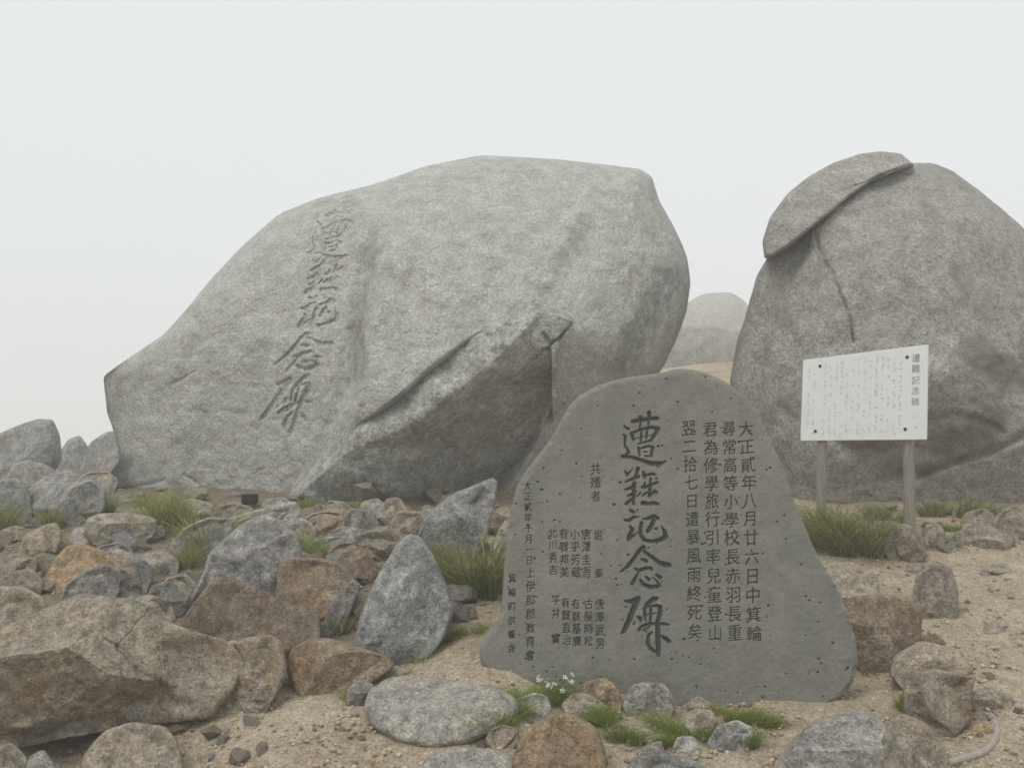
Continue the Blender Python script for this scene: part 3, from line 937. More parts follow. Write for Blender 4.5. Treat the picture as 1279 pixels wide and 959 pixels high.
# ------------------------------------------------------------------ rocks of the rubble and foreground
ROCKS = [
    # the great foreground rock and its neighbours
    ([(-60, 830), (-30, 795), (0, 783), (50, 760), (100, 742), (125, 744), (168, 750), (185, 763), (215, 779), (245, 790), (285, 800), (306, 830), (290, 862), (262, 897), (215, 902), (150, 907), (100, 918), (40, 930), (-60, 940), (-100, 880)], 'tan',
     'largest foreground rock, broad tan granite with a dark overhanging underside', dict(Y=4.75, thick=.5, tilt=.15, sub=8, facets=3, sink=0, edge=8, ctrl=[(0, 795, .16), (60, 772, .13), (120, 754, .08), (190, 775, .10), (250, 802, .10), (290, 830, .08), (-60, 830, .2), (-60, 870, .42), (0, 825, .36), (80, 805, .36), (150, 800, .34), (210, 815, .28), (0, 855, .50), (70, 850, .54), (140, 850, .53), (200, 855, .44), (260, 860, .24), (0, 874, .50), (70, 873, .54), (140, 873, .50), (210, 875, .38), (0, 896, .16), (70, 898, .16), (140, 894, .18), (210, 890, .18), (60, 922, -.1), (0, 926, -.08), (150, 910, -.05)], grooves=[([(165, 792), (186, 800), (212, 815), (245, 833), (262, 842)], 1.2, .014), ([(183, 762), (190, 778), (186, 800)], 1.0, .010), ([(258, 840), (266, 852)], 3, .03)], seed=5, rough=1.25, color=tint(.93, .012))),
    ([(255, 850), (262, 815), (285, 803), (310, 798), (337, 795), (351, 803), (356, 838), (348, 862), (320, 890), (285, 898), (258, 892)], 'tan', 'craggy rock with dark lichen butted against the largest foreground rock', dict(Y=4.85, thick=.2, tilt=0.20, crag=1.4, rough=1.4, facets=14, color=tint(.95, .015))),
    ([(95, 990), (104, 945), (132, 912), (168, 902), (206, 908), (222, 928), (232, 962), (244, 990)], 'tan', 'tan rock sheltered under the overhang of the largest foreground rock', dict(Y=4.4, thick=.17, q=.08, crag=.8, tilt=0.33)),
    ([(95, 990), (112, 950), (150, 942), (200, 950), (215, 990)], 'light', 'pale broken rock in front of the overhang of the largest foreground rock', dict(thick=.12, tilt=.6, crag=.7)),
    ([(-30, 985), (-10, 935), (15, 925), (35, 945), (40, 985)], 'tan', 'brown rounded stone in the corner under the largest foreground rock', dict(tilt=0.26)),
    ([(25, 990), (35, 945), (55, 935), (70, 955), (75, 990)], 'grey', 'small grey stone in the dark hollow under the largest foreground rock', dict(tilt=0.26)),
    ([(222, 790), (232, 768), (260, 730), (280, 718), (302, 726), (345, 747), (398, 767), (402, 786), (394, 812), (360, 825), (300, 825), (245, 812)], 'brown', 'brown wedge shaped rock with a sharp sloping top edge', dict(thick=.24, tilt=0.23, cuts=[(.35, .8, .5, .7)], q=.16)),
    ([(230, 745), (254, 715), (260, 692), (285, 668), (310, 650), (335, 644), (356, 652), (376, 672), (378, 700), (364, 730), (340, 750), (290, 755), (240, 752)], 'grey', 'rounded grey dome shaped rock between two grass tufts', dict(thick=.33, tilt=0.26, facets=4)),
    ([(343, 745), (346, 708), (360, 695), (400, 697), (432, 706), (448, 727), (447, 750), (428, 772), (390, 772), (352, 762)], 'brown', 'blocky brown rock with grey lichen patches behind the wedge shaped rock', dict(thick=.22, tilt=0.23, facets=6, color=tint(1.15, .02))),
    ([(433, 808), (450, 770), (470, 722), (495, 681), (510, 667), (524, 670), (545, 700), (561, 738), (567, 762), (556, 790), (522, 812), (490, 826), (452, 820)], 'grey', 'pointed upright grey rock with a triangular outline', dict(thick=.25, tilt=0.20, facets=3, q=.16, cuts=[(.1, -.6, .8, .75), (-.5, .5, .7, .75)])),
    ([(515, 680), (532, 642), (565, 617), (598, 603), (615, 596), (622, 602), (619, 625), (613, 652), (602, 680), (578, 700), (545, 700)], 'grey', 'leaning grey rock with a sharp tip pointing up towards the carved slab', dict(thick=.26, tilt=0.16, facets=3, q=.15, cuts=[(.75, .1, .65, .6), (-.3, .8, .5, .7)], color=tint(.9))),
    ([(356, 838), (363, 810), (384, 797), (405, 795), (440, 805), (488, 820), (494, 832), (468, 850), (430, 866), (400, 868), (370, 860)], 'orange', 'smooth rounded ochre rock lying on the sand beside the pointed grey rock', dict(thick=.2, tilt=.6, facets=2, color=tint(.9, -.01))),
    ([(430, 880), (434, 858), (448, 848), (466, 853), (474, 872), (462, 888)], 'dark', 'small dark stone half hidden by moss at the end of the ochre rock', dict(tilt=0.33)),
    ([(454, 884), (460, 862), (484, 846), (520, 842), (570, 849), (622, 856), (645, 872), (650, 890), (622, 912), (580, 926), (540, 931), (500, 924), (465, 908)], 'light', 'flat pale oval stone set in the sand before the carved slab', dict(thick=.12, tilt=1.6, facets=0, p=3.2, rough=.6, sink=.05, color=tint(.92, .02))),
    ([(720, 872), (732, 850), (755, 845), (770, 856), (780, 880), (765, 898), (735, 890)], 'orange', 'small ochre stone at the foot of the carved slab, next to a speckled one', dict(thick=.1, tilt=0.20)),
    ([(776, 880), (787, 855), (806, 850), (830, 853), (843, 872), (840, 893), (815, 904), (788, 897)], 'light', 'speckled pale granite stone touching the bottom of the carved slab', dict(thick=.12, tilt=0.16, rough=1.5)),
    ([(700, 880), (715, 865), (735, 865), (758, 880), (768, 897), (740, 905), (708, 895)], 'tan', 'tan wedge of stone between the white flowers and the mossy cushion', dict(thick=.09, tilt=0.33)),
    ([(630, 985), (645, 930), (668, 902), (692, 888), (716, 890), (745, 908), (757, 938), (760, 985)], 'orange', 'large orange brown stone in the front border below the white flowers', dict(thick=.24, tilt=.6, color=tint(.85, .03))),
    ([(836, 915), (848, 898), (868, 884), (890, 887), (897, 905), (870, 925)], 'tan', 'pale tan stone rising out of the mossy border', dict(thick=.1, tilt=.6, color=tint(1.15))),
    ([(842, 896), (850, 882), (872, 868), (892, 880), (890, 895)], 'tan', 'crumbly tan stone against the base of the carved slab', dict(thick=.07, tilt=0.33, crag=.6)),
    ([(882, 928), (895, 906), (920, 898), (941, 908), (942, 930), (920, 943), (895, 940)], 'grey', 'rounded light grey stone among green cushions on the sand', dict(thick=.1, tilt=0.33, color=tint(1.25))),
    ([(838, 938), (846, 920), (866, 918), (877, 936), (866, 950), (848, 948)], 'light', 'small whitish stone in front of the mossy border', dict(tilt=.6, color=tint(1.15))),
    ([(752, 925), (760, 908), (776, 903), (788, 914), (782, 928)], 'tan', 'small yellowish stone sunk in a green cushion', dict(tilt=.6)),
    ([(796, 942), (806, 929), (826, 924), (831, 940), (815, 952)], 'light', 'small angular whitish stone behind the grey front slab', dict(tilt=.6)),
    ([(775, 990), (786, 948), (820, 938), (862, 945), (890, 962), (900, 990)], 'grey', 'grey slab of rock cut by the bottom edge of the photo', dict(thick=.13, tilt=.9)),
    ([(634, 892), (645, 872), (668, 864), (684, 868), (690, 888), (668, 902)], 'light', 'pale grey stone left of the white flowers', dict(tilt=.6)),
    ([(606, 925), (612, 910), (628, 904), (646, 910), (650, 928), (626, 940)], 'tan', 'small tan stone behind the orange brown border stone', dict(tilt=.6)),
    ([(515, 985), (530, 946), (565, 933), (620, 934), (648, 948), (665, 985)], 'light', 'flat pale granite slab at the bottom edge beside the orange brown stone', dict(thick=.14, tilt=1.0, color=tint(.95, .01))),
    ([(950, 1000), (970, 955), (986, 928), (1010, 905), (1042, 892), (1090, 889), (1110, 908), (1121, 940), (1132, 1000)], 'grey', 'grey foreground rock with a bright flat top and a dark front', dict(thick=.3, tilt=0.26, cuts=[(0, .85, .5, .62), (-.1, -.1, 1, .7)], facets=1, q=.15)),
    ([(1085, 1000), (1098, 915), (1125, 888), (1158, 903), (1184, 938), (1202, 1000)], 'tan', 'rounded tan rock leaning on the grey foreground rock', dict(thick=.25, tilt=0.26)),
    ([(1040, 870), (1042, 754), (1068, 744), (1104, 741), (1138, 747), (1153, 762), (1148, 820), (1140, 870)], 'brown', 'cube shaped brown rock beside the carved slab', dict(Y=5.62, thick=.2, tilt=.06, facets=4, q=.08, p=4.0, sink=0.1, cuts=[(0, .8, .6, .8), (.8, 0, .6, .75), (-.3, -.2, 1, .8)], color=tint(1.1, .015))),
    ([(1110, 842), (1117, 818), (1148, 800), (1200, 811), (1216, 836), (1198, 856), (1128, 860)], 'tan', 'tan sloping slab of rock between the cube shaped rock and the angular grey brown one', dict(thick=.16, tilt=.6, sink=.05, q=.08)),
    ([(1127, 862), (1132, 839), (1165, 835), (1219, 845), (1214, 866), (1213, 898), (1190, 918), (1150, 912), (1128, 888)], 'tan', 'angular grey brown rock below the tan sloping slab', dict(thick=.17, tilt=.12, sink=.08, q=.07, p=4, facets=4, cuts=[(0, .8, .6, .72), (.8, -.1, .6, .7), (-.5, -.2, .8, .8)], color=tint(.9))),
    ([(1030, 745), (1036, 705), (1060, 700), (1096, 718), (1100, 748)], 'tan', 'flat tan rock sunk in the sand behind the cube shaped rock', dict(thick=.12, tilt=1.1)),
    ([(1136, 765), (1144, 718), (1165, 702), (1186, 705), (1197, 735), (1197, 768), (1165, 778)], 'tan', 'upright weathered rock standing at the edge of the sandy path', dict(thick=.18, tilt=0.20, crag=.7, color=tint(.85))),
    ([(1102, 688), (1112, 660), (1130, 653), (1155, 669), (1158, 694), (1125, 705)], 'tan', 'layered brownish rock at the foot of the sign post', dict(thick=.16, tilt=0.20, crag=.7, color=tint(.8))),
    ([(1140, 678), (1158, 653), (1176, 655), (1184, 676), (1160, 688)], 'tan', 'small grey brown rock behind the layered rock at the sign post', dict(tilt=0.26, color=tint(.85))),
    ([(1168, 678), (1198, 661), (1240, 658), (1268, 672), (1262, 684), (1215, 687), (1178, 684)], 'tan', 'flat thin slab of rock lying at the upper edge of the path', dict(thick=.14, tilt=0.33, q=.12, color=tint(.85))),
    ([(1183, 696), (1190, 684), (1210, 683), (1217, 695)], 'tan', 'small stone propped under the flat thin slab', dict(tilt=0.26)),
    ([(1232, 672), (1242, 645), (1262, 632), (1300, 628), (1310, 672)], 'tan', 'grey brown rock next to the flat thin slab, cut by the photo edge', dict(tilt=0.33, color=tint(.85))),
    ([(1205, 880), (1215, 862), (1240, 858), (1268, 872), (1262, 888), (1230, 892)], 'tan', 'low split stone in the sand above the grey hose', dict(tilt=1.0, crag=.8, color=tint(.9))),
    ([(1212, 925), (1216, 905), (1234, 899), (1243, 915), (1236, 932)], 'orange', 'small orange stone inside the curve of the grey hose', dict(tilt=.6)),
    ([(1195, 770), (1199, 760), (1210, 758), (1213, 770)], 'orange', 'small orange stone next to the upright weathered rock', dict(tilt=0.26)),
    ([(1150, 812), (1153, 795), (1168, 790), (1180, 800), (1176, 816)], 'brown', 'small brown stone on the sand beside the cube shaped rock', dict(tilt=0.33)),
    # left field
    ([(-40, 820), (-30, 745), (0, 731), (28, 732), (54, 745), (64, 768), (40, 795), (0, 815)], 'tan', 'pale rock with ochre top behind the largest foreground rock, cut by the photo edge', dict(thick=.22, tilt=0.26)),
    ([(50, 752), (55, 720), (66, 700), (82, 683), (100, 678), (130, 688), (152, 705), (156, 728), (140, 748), (100, 758), (70, 757)], 'orange', 'rock with a bright orange sloping top behind a dark lichen covered one', dict(thick=.2, tilt=.5, dv=-14, cuts=[(0, .6, .8, .6)], q=.12, color=tint(1.05, .03))),
    ([(70, 762), (82, 728), (108, 713), (135, 704), (153, 716), (150, 740), (128, 758), (95, 764)], 'dark', 'dark lichen covered rock below the bright orange sloping top', dict(thick=.16, tilt=.2, crag=.8, color=tint(1.15))),
    ([(4, 735), (12, 714), (40, 709), (55, 724), (50, 745), (12, 748)], 'tan', 'grey brown rounded rock next to the orange topped rock', dict(tilt=0.26, color=tint(.8))),
    ([(-20, 722), (-10, 698), (25, 690), (48, 699), (45, 716), (0, 726)], 'tan', 'flat grey brown rock with a mossy edge behind the rounded one', dict(tilt=.8, color=tint(.85))),
    ([(18, 692), (30, 668), (55, 655), (71, 652), (79, 666), (72, 688), (40, 697)], 'tan', 'reddish tilted rock with a flat face beside the grass', dict(tilt=0.26, q=.12, facets=3, color=tint(.9, .05))),
    ([(14, 694), (26, 677), (46, 673), (53, 682), (46, 693)], 'dark', 'small dark stone leaning on the reddish tilted rock', dict(tilt=0.26)),
    ([(-10, 682), (0, 662), (20, 655), (36, 662), (32, 680)], 'tan', 'small grey tan rock under the grass near the photo edge', dict(tilt=0.26, color=tint(.9))),
    ([(104, 668), (108, 648), (125, 641), (165, 640), (196, 647), (196, 668), (160, 682), (118, 678)], 'tan', 'pale flat topped block in front of the foot of the inscribed boulder', dict(thick=.26, tilt=0.16, p=3.5, facets=1, q=.14, cuts=[(0, .9, .4, .7)], color=tint(1.0))),
    ([(78, 652), (88, 632), (105, 628), (120, 634), (118, 652)], 'grey', 'small pale stone between two grass tufts behind the flat topped block', dict(tilt=0.26)),
    ([(136, 735), (145, 712), (160, 699), (184, 700), (192, 720), (180, 742)], 'dark', 'dark lichen covered rock next to the rock with the bright orange top', dict(tilt=0.26)),
    ([(180, 752), (190, 730), (212, 724), (228, 745), (215, 768)], 'dark', 'dark broken rock above the left shoulder of the wedge shaped rock', dict(tilt=0.26)),
    ([(110, 705), (122, 690), (150, 685), (170, 694), (168, 712), (135, 716)], 'tan', 'flat gravelly tan rock behind the orange topped rock', dict(tilt=.9)),
    ([(150, 762), (160, 744), (190, 742), (215, 752), (222, 775), (190, 782)], 'tan', 'tan rock tucked behind the top of the largest foreground rock', dict(tilt=0.33)),
    ([(268, 662), (280, 648), (320, 637), (355, 627), (371, 626), (378, 640), (366, 655), (330, 664), (285, 672)], 'light', 'long pale slab lying in front of the small dark pot', dict(thick=.2, tilt=0.33, q=.13, color=tint(.92))),
    ([(205, 705), (213, 678), (232, 657), (262, 645), (292, 648), (290, 680), (262, 706)], 'grey', 'grey flat faced rock behind the grass tuft beside the grey dome', dict(thick=.2, tilt=0.26)),
    ([(285, 668), (292, 652), (312, 645), (335, 650), (335, 668)], 'tan', 'small tan rock resting behind the top of the grey dome shaped rock', dict(dv=14, tilt=0.26)),
    ([(466, 655), (470, 638), (484, 622), (500, 621), (514, 642), (510, 660), (485, 662)], 'tan', 'peaked tan rock by the shadow under the fractured block', dict(tilt=0.20, q=.12)),
    ([(482, 672), (488, 652), (497, 637), (525, 638), (540, 655), (530, 676)], 'tan', 'reddish blocky rock beside the leaning sharp rock', dict(tilt=0.20, q=.12, color=tint(.95, .03))),
    ([(424, 662), (428, 644), (440, 634), (462, 638), (476, 655), (460, 668), (435, 668)], 'dark', 'rounded purple grey rock in the rubble below the fractured block', dict(tilt=0.26)),
    ([(432, 688), (442, 668), (470, 660), (500, 662), (508, 678), (484, 704), (455, 702)], 'tan', 'grey tan slab of rock behind the pointed upright rock', dict(tilt=0.33, q=.12, color=tint(.85))),
    ([(416, 715), (424, 692), (438, 680), (458, 687), (474, 710), (460, 730), (430, 730)], 'brown', 'smooth brown rock left of the pointed upright rock', dict(tilt=0.26, color=tint(1.1))),
    ([(398, 712), (408, 692), (425, 678), (440, 676), (438, 700), (420, 716)], 'dark', 'dark grey angular rock behind the smooth brown rock', dict(tilt=0.26)),
    ([(384, 668), (395, 652), (415, 643), (430, 646), (432, 658), (405, 672)], 'orange', 'flat ochre rock in the rubble below the fractured block', dict(tilt=.6, color=tint(.85))),
    ([(378, 652), (385, 642), (410, 637), (430, 640), (425, 652), (395, 658)], 'tan', 'flat tan stone nearest the dark foot of the fractured block', dict(tilt=.6)),
    ([(402, 678), (412, 662), (436, 656), (452, 663), (446, 676), (420, 684)], 'grey', 'low grey rock beside the purple grey rock', dict(tilt=.6)),
    ([(374, 692), (384, 676), (412, 669), (432, 670), (430, 684), (400, 700)], 'grey', 'grey rock with moss behind the blocky brown rock', dict(tilt=.6)),
    ([(352, 672), (362, 655), (380, 650), (396, 658), (392, 676)], 'tan', 'reddish tan rock right of the grey dome shaped rock', dict(tilt=0.33, color=tint(.95, .03))),
    ([(618, 745), (615, 690), (622, 660), (640, 640), (655, 660), (655, 745)], 'tan', 'tan rock tucked behind the edge of the carved slab', dict(thick=.14, tilt=0.13)),
    ([(592, 668), (600, 650), (618, 642), (640, 646), (640, 672)], 'brown', 'reddish brown rock in the dark gap behind the leaning sharp rock', dict(tilt=0.20)),
    ([(330, 742), (335, 722), (346, 715), (360, 728), (358, 748)], 'grey', 'small grey stone between the grey dome and the blocky brown rock', dict(tilt=0.26)),
    ([(400, 790), (408, 760), (440, 722), (452, 730), (435, 770), (420, 800)], 'dark', 'narrow lichen streaked rock leaning beside the pointed upright rock', dict(thick=.1, tilt=0.20)),
    ([(640, 655), (640, 630), (665, 600), (700, 590), (700, 655)], 'brown', 'rock in the shade between the fractured block and the carved slab', dict(tilt=0.20)),
    ([(140, 664), (150, 640), (180, 632), (205, 640), (205, 664)], 'grey', 'low grey stone half hidden by the large bright sedge tuft', dict(tilt=.3)),
    ([(205, 650), (212, 630), (240, 622), (268, 630), (268, 652)], 'light', 'pale stone against the foot of the inscribed boulder behind the sedge', dict(tilt=.3)),
    ([(262, 652), (268, 632), (292, 626), (318, 634), (312, 652)], 'tan', 'tan stone directly before the small dark pot', dict(tilt=.4)),
    ([(322, 640), (330, 624), (352, 620), (372, 630), (368, 642)], 'light', 'pale flat stone lying past the small dark pot', dict(tilt=.5)),
    ([(395, 650), (404, 632), (428, 626), (444, 636), (438, 652)], 'tan', 'pinkish stone at the shaded foot of the fractured block', dict(tilt=.3, color=tint(.95, .03))),
    ([(446, 644), (452, 626), (472, 622), (486, 634), (480, 648)], 'grey', 'grey stone at the shaded foot of the fractured block', dict(tilt=.3)),
    ([(340, 668), (348, 650), (372, 644), (392, 654), (388, 672)], 'light', 'pale blocky stone in the rubble past the long pale slab', dict(tilt=.3, q=.08)),
    ([(428, 700), (436, 680), (462, 676), (482, 688), (474, 706)], 'tan', 'tan slab stone in the middle of the rubble field', dict(tilt=.5)),
    ([(512, 660), (518, 640), (540, 634), (556, 646), (548, 664)], 'tan', 'tan stone beside the base of the leaning sharp rock', dict(tilt=.3)),
    ([(84, 676), (92, 660), (112, 656), (126, 668), (118, 682)], 'light', 'flat pale stone beside the reddish tilted rock', dict(tilt=.6)),
    ([(112, 700), (122, 682), (150, 676), (168, 688), (160, 706)], 'grey', 'weathered grey stone in front of the pale flat topped block', dict(tilt=.4)),
    ([(168, 716), (176, 692), (205, 686), (226, 700), (220, 722)], 'tan', 'tan angular stone below the large bright sedge tuft', dict(tilt=.35)),
    ([(196, 748), (206, 722), (232, 716), (250, 732), (240, 756)], 'tan', 'tan stone wedged against the shoulder of the grey dome shaped rock', dict(tilt=.3)),
    ([(300, 850), (312, 838), (330, 838), (336, 852), (320, 860)], 'tan', 'small tan stone in front of the craggy rock', dict(tilt=.4)),
    ([(0, 650), (6, 628), (30, 622), (50, 634), (46, 652)], 'grey', 'grey stone in the grass near the photo edge', dict(tilt=.3)),
    ([(1085, 672), (1092, 656), (1110, 650), (1120, 664), (1114, 676)], 'tan', 'small rock in the grass right at the near sign post', dict(tilt=.3, color=tint(.85))),
    ([(1196, 656), (1204, 640), (1230, 634), (1246, 646), (1240, 660)], 'tan', 'grey tan rock on the bank below the cracked boulder', dict(tilt=.35, color=tint(.9))),
    ([(1128, 716), (1134, 704), (1152, 702), (1160, 712), (1150, 720)], 'tan', 'small flat stone half buried below the layered brownish rock', dict(tilt=.8)),
    ([(1222, 716), (1230, 704), (1256, 702), (1266, 714), (1250, 722)], 'tan', 'flat stone half buried in the path below the flat thin slab', dict(tilt=.9)),
    ([(1226, 790), (1232, 778), (1250, 776), (1258, 788), (1244, 796)], 'tan', 'small stone half buried in the middle of the sandy path', dict(tilt=.8, color=tint(.9))),
]
for i, (ol, mt, lb, kw) in enumerate(ROCKS):
    w_ = np.ptp(np.array(ol)[:, 0])
    kw.setdefault('seed', 200 + i)
    rock('rock' if w_ > 45 else 'stone', ol, mt, lb, 'rock' if w_ > 45 else 'stone', **kw)

# ------------------------------------------------------------------ carved slab (stele)
S_OUT = [(845, 459), (830, 464), (800, 468), (770, 473), (740, 483), (716, 499), (703, 520), (690, 545), (671, 570), (655, 590), (645, 608), (641, 626), (635, 652), (631, 690), (628, 730), (626, 765), (620, 780), (606, 793), (599, 808), (599, 824), (606, 850), (625, 885), (680, 915), (800, 925),
         (960, 915), (1020, 895), (1042, 878), (1060, 866), (1070, 848), (1074, 826), (1071, 797), (1060, 762), (1045, 728), (1021, 690), (1004, 650), (986, 604), (970, 560), (951, 520), (935, 496), (915, 480), (892, 468), (868, 460)]
S_Y, S_TILT, S_TH = 4.98, 0.10, 0.30


def glyph_tris(cache={}):
    def get(ch):
        if ch not in cache:
            cu = bpy.data.curves.new('glyph', 'FONT')
            cu.body = ch
            cu.resolution_u = 4
            ob = bpy.data.objects.new('glyph', cu)
            COL.objects.link(ob)
            dg = bpy.context.evaluated_depsgraph_get()
            me = bpy.data.meshes.new_from_object(ob.evaluated_get(dg))
            me.calc_loop_triangles()
            v = np.array([w.co[:2] for w in me.vertices])
            t = np.array([l.vertices[:] for l in me.loop_triangles])
            bpy.data.objects.remove(ob)
            bpy.data.curves.remove(cu)
            bpy.data.meshes.remove(me)
            # brush proportions: centre on the body of the glyph
            cache[ch] = (v - np.array([0.485, 0.35]), t)
        return cache[ch]
    return get


GT = glyph_tris()


class Raster:
    """coverage of lettering in photo-pixel space, several samples per pixel"""
    def __init__(self, u0, v0, u1, v1, k=4):
        self.u0, self.v0, self.k = u0, v0, k
        self.a = np.zeros((int((v1 - v0) * k), int((u1 - u0) * k)), np.float32)

    def tri(self, p):
        p = (p - np.array([self.u0, self.v0])) * self.k
        x0, y0 = np.floor(p.min(0)).astype(int)
        x1, y1 = np.ceil(p.max(0)).astype(int) + 1
        X, Y = np.meshgrid(np.arange(x0, x1) + .5, np.arange(y0, y1) + .5)
        (ax, ay), (bx, by), (cx, cy) = p
        d = (by - cy) * (ax - cx) + (cx - bx) * (ay - cy)
        if abs(d) < 1e-9:
            return
        l1 = ((by - cy) * (X - cx) + (cx - bx) * (Y - cy)) / d
        l2 = ((cy - ay) * (X - cx) + (ax - cx) * (Y - cy)) / d
        m = (l1 >= -1e-6) & (l2 >= -1e-6) & (l1 + l2 <= 1 + 1e-6)
        sub = self.a[y0:y1, x0:x1]
        sub[m[:sub.shape[0], :sub.shape[1]]] = 1

    def glyph(self, ch, u, v, w, h, rise=0.10, lean=0.0):
        vs, ts = GT(ch)
        q = np.stack([u + vs[:, 0] * w + vs[:, 1] * lean * w, v - vs[:, 1] * h - vs[:, 0] * w * rise], -1)
        for t in ts:
            self.tri(q[t])

    def blur(self, n=1):
        a = self.a
        for _ in range(n):
            a = (np.roll(a, 1, 0) + 2 * a + np.roll(a, -1, 0)) / 4
            a = (np.roll(a, 1, 1) + 2 * a + np.roll(a, -1, 1)) / 4
        self.a = a

    def sample(self, u, v):
        x = (u - self.u0) * self.k - .5
        y = (v - self.v0) * self.k - .5
        H, W = self.a.shape
        ok = (x >= 0) & (x < W - 1.01) & (y >= 0) & (y < H - 1.01)
        x = np.where(ok, x, 0)
        y = np.where(ok, y, 0)
        i, j = x.astype(int), y.astype(int)
        fx, fy = x - i, y - j
        a = self.a
        r = a[j, i] * (1 - fx) * (1 - fy) + a[j, i + 1] * fx * (1 - fy) + a[j + 1, i] * (1 - fx) * fy + a[j + 1, i + 1] * fx * fy
        return np.where(ok, r, 0)


def column(rs, txt, p0, p1, w, h=None, rise=0.09):
    n = len(txt)
    for i, ch in enumerate(txt):
        f = i / max(1, n - 1)
        if ch != '　':
            rs.glyph(ch, p0[0] + (p1[0] - p0[0]) * f, p0[1] + (p1[1] - p0[1]) * f, w * (.92 if w > 16 else .86) * random.uniform(.96, 1.05), (h or w) * random.uniform(.96, 1.05), rise)


COLUMNS = [
    ('first column of the story text', [('大正貳年八月', (931.7, 536), (937.5, 648), 21), ('廿六日中箕輪', (938, 672), (942, 792), 21.5)]),
    ('second column of the story text', [('尋常高等小學', (910, 536), (914, 650), 20.5), ('校長赤羽長重', (914, 672), (917.5, 791), 21.5)]),
    ('third column of the story text', [('君為修學旅行', (886.7, 537), (890, 649), 20.5), ('引率兒童登山', (890, 672), (893, 791), 21)]),
    ('fourth column of the story text', [('翌二拾七日遭', (860, 535), (865, 649), 20), ('暴風雨終死矣', (866, 671), (867.5, 789), 20.5)]),
    ('heading above the list of names', [('共殪者', (743.7, 586), (744, 620), 15.5)]),
    ('upper list of names', [('堀', (747, 669), (747, 669), 14), ('峯', (748, 716), (748, 716), 14), ('唐澤圭吾', (732, 667.5), (732.7, 715), 14.5), ('小平芳蔵', (718, 667.5), (719.5, 715), 14.5),
                             ('有賀邦美', (704, 667.5), (705, 715), 14.5), ('北川秀吉', (690, 666), (691, 712), 14)]),
    ('lower list of names', [('唐澤武男', (749, 755), (749.5, 804), 14.5), ('古屋時松', (735, 754.5), (735, 801), 14), ('有賀基廣', (719, 754.5), (720.5, 801), 14), ('有賀直治', (706, 753), (708, 800), 14),
                             ('平井　實', (694, 750), (694, 798), 14)]),
    ('date and donor column', [('大正貳年十月一日', (658.7, 607), (661, 700), 12), ('上伊那郡教育會', (662.5, 715.5), (662, 819), 14.5)]),
    ('faint donor column at the edge', [('箕輪町供養会', (639.7, 722.5), (638.7, 810), 12)]),
]


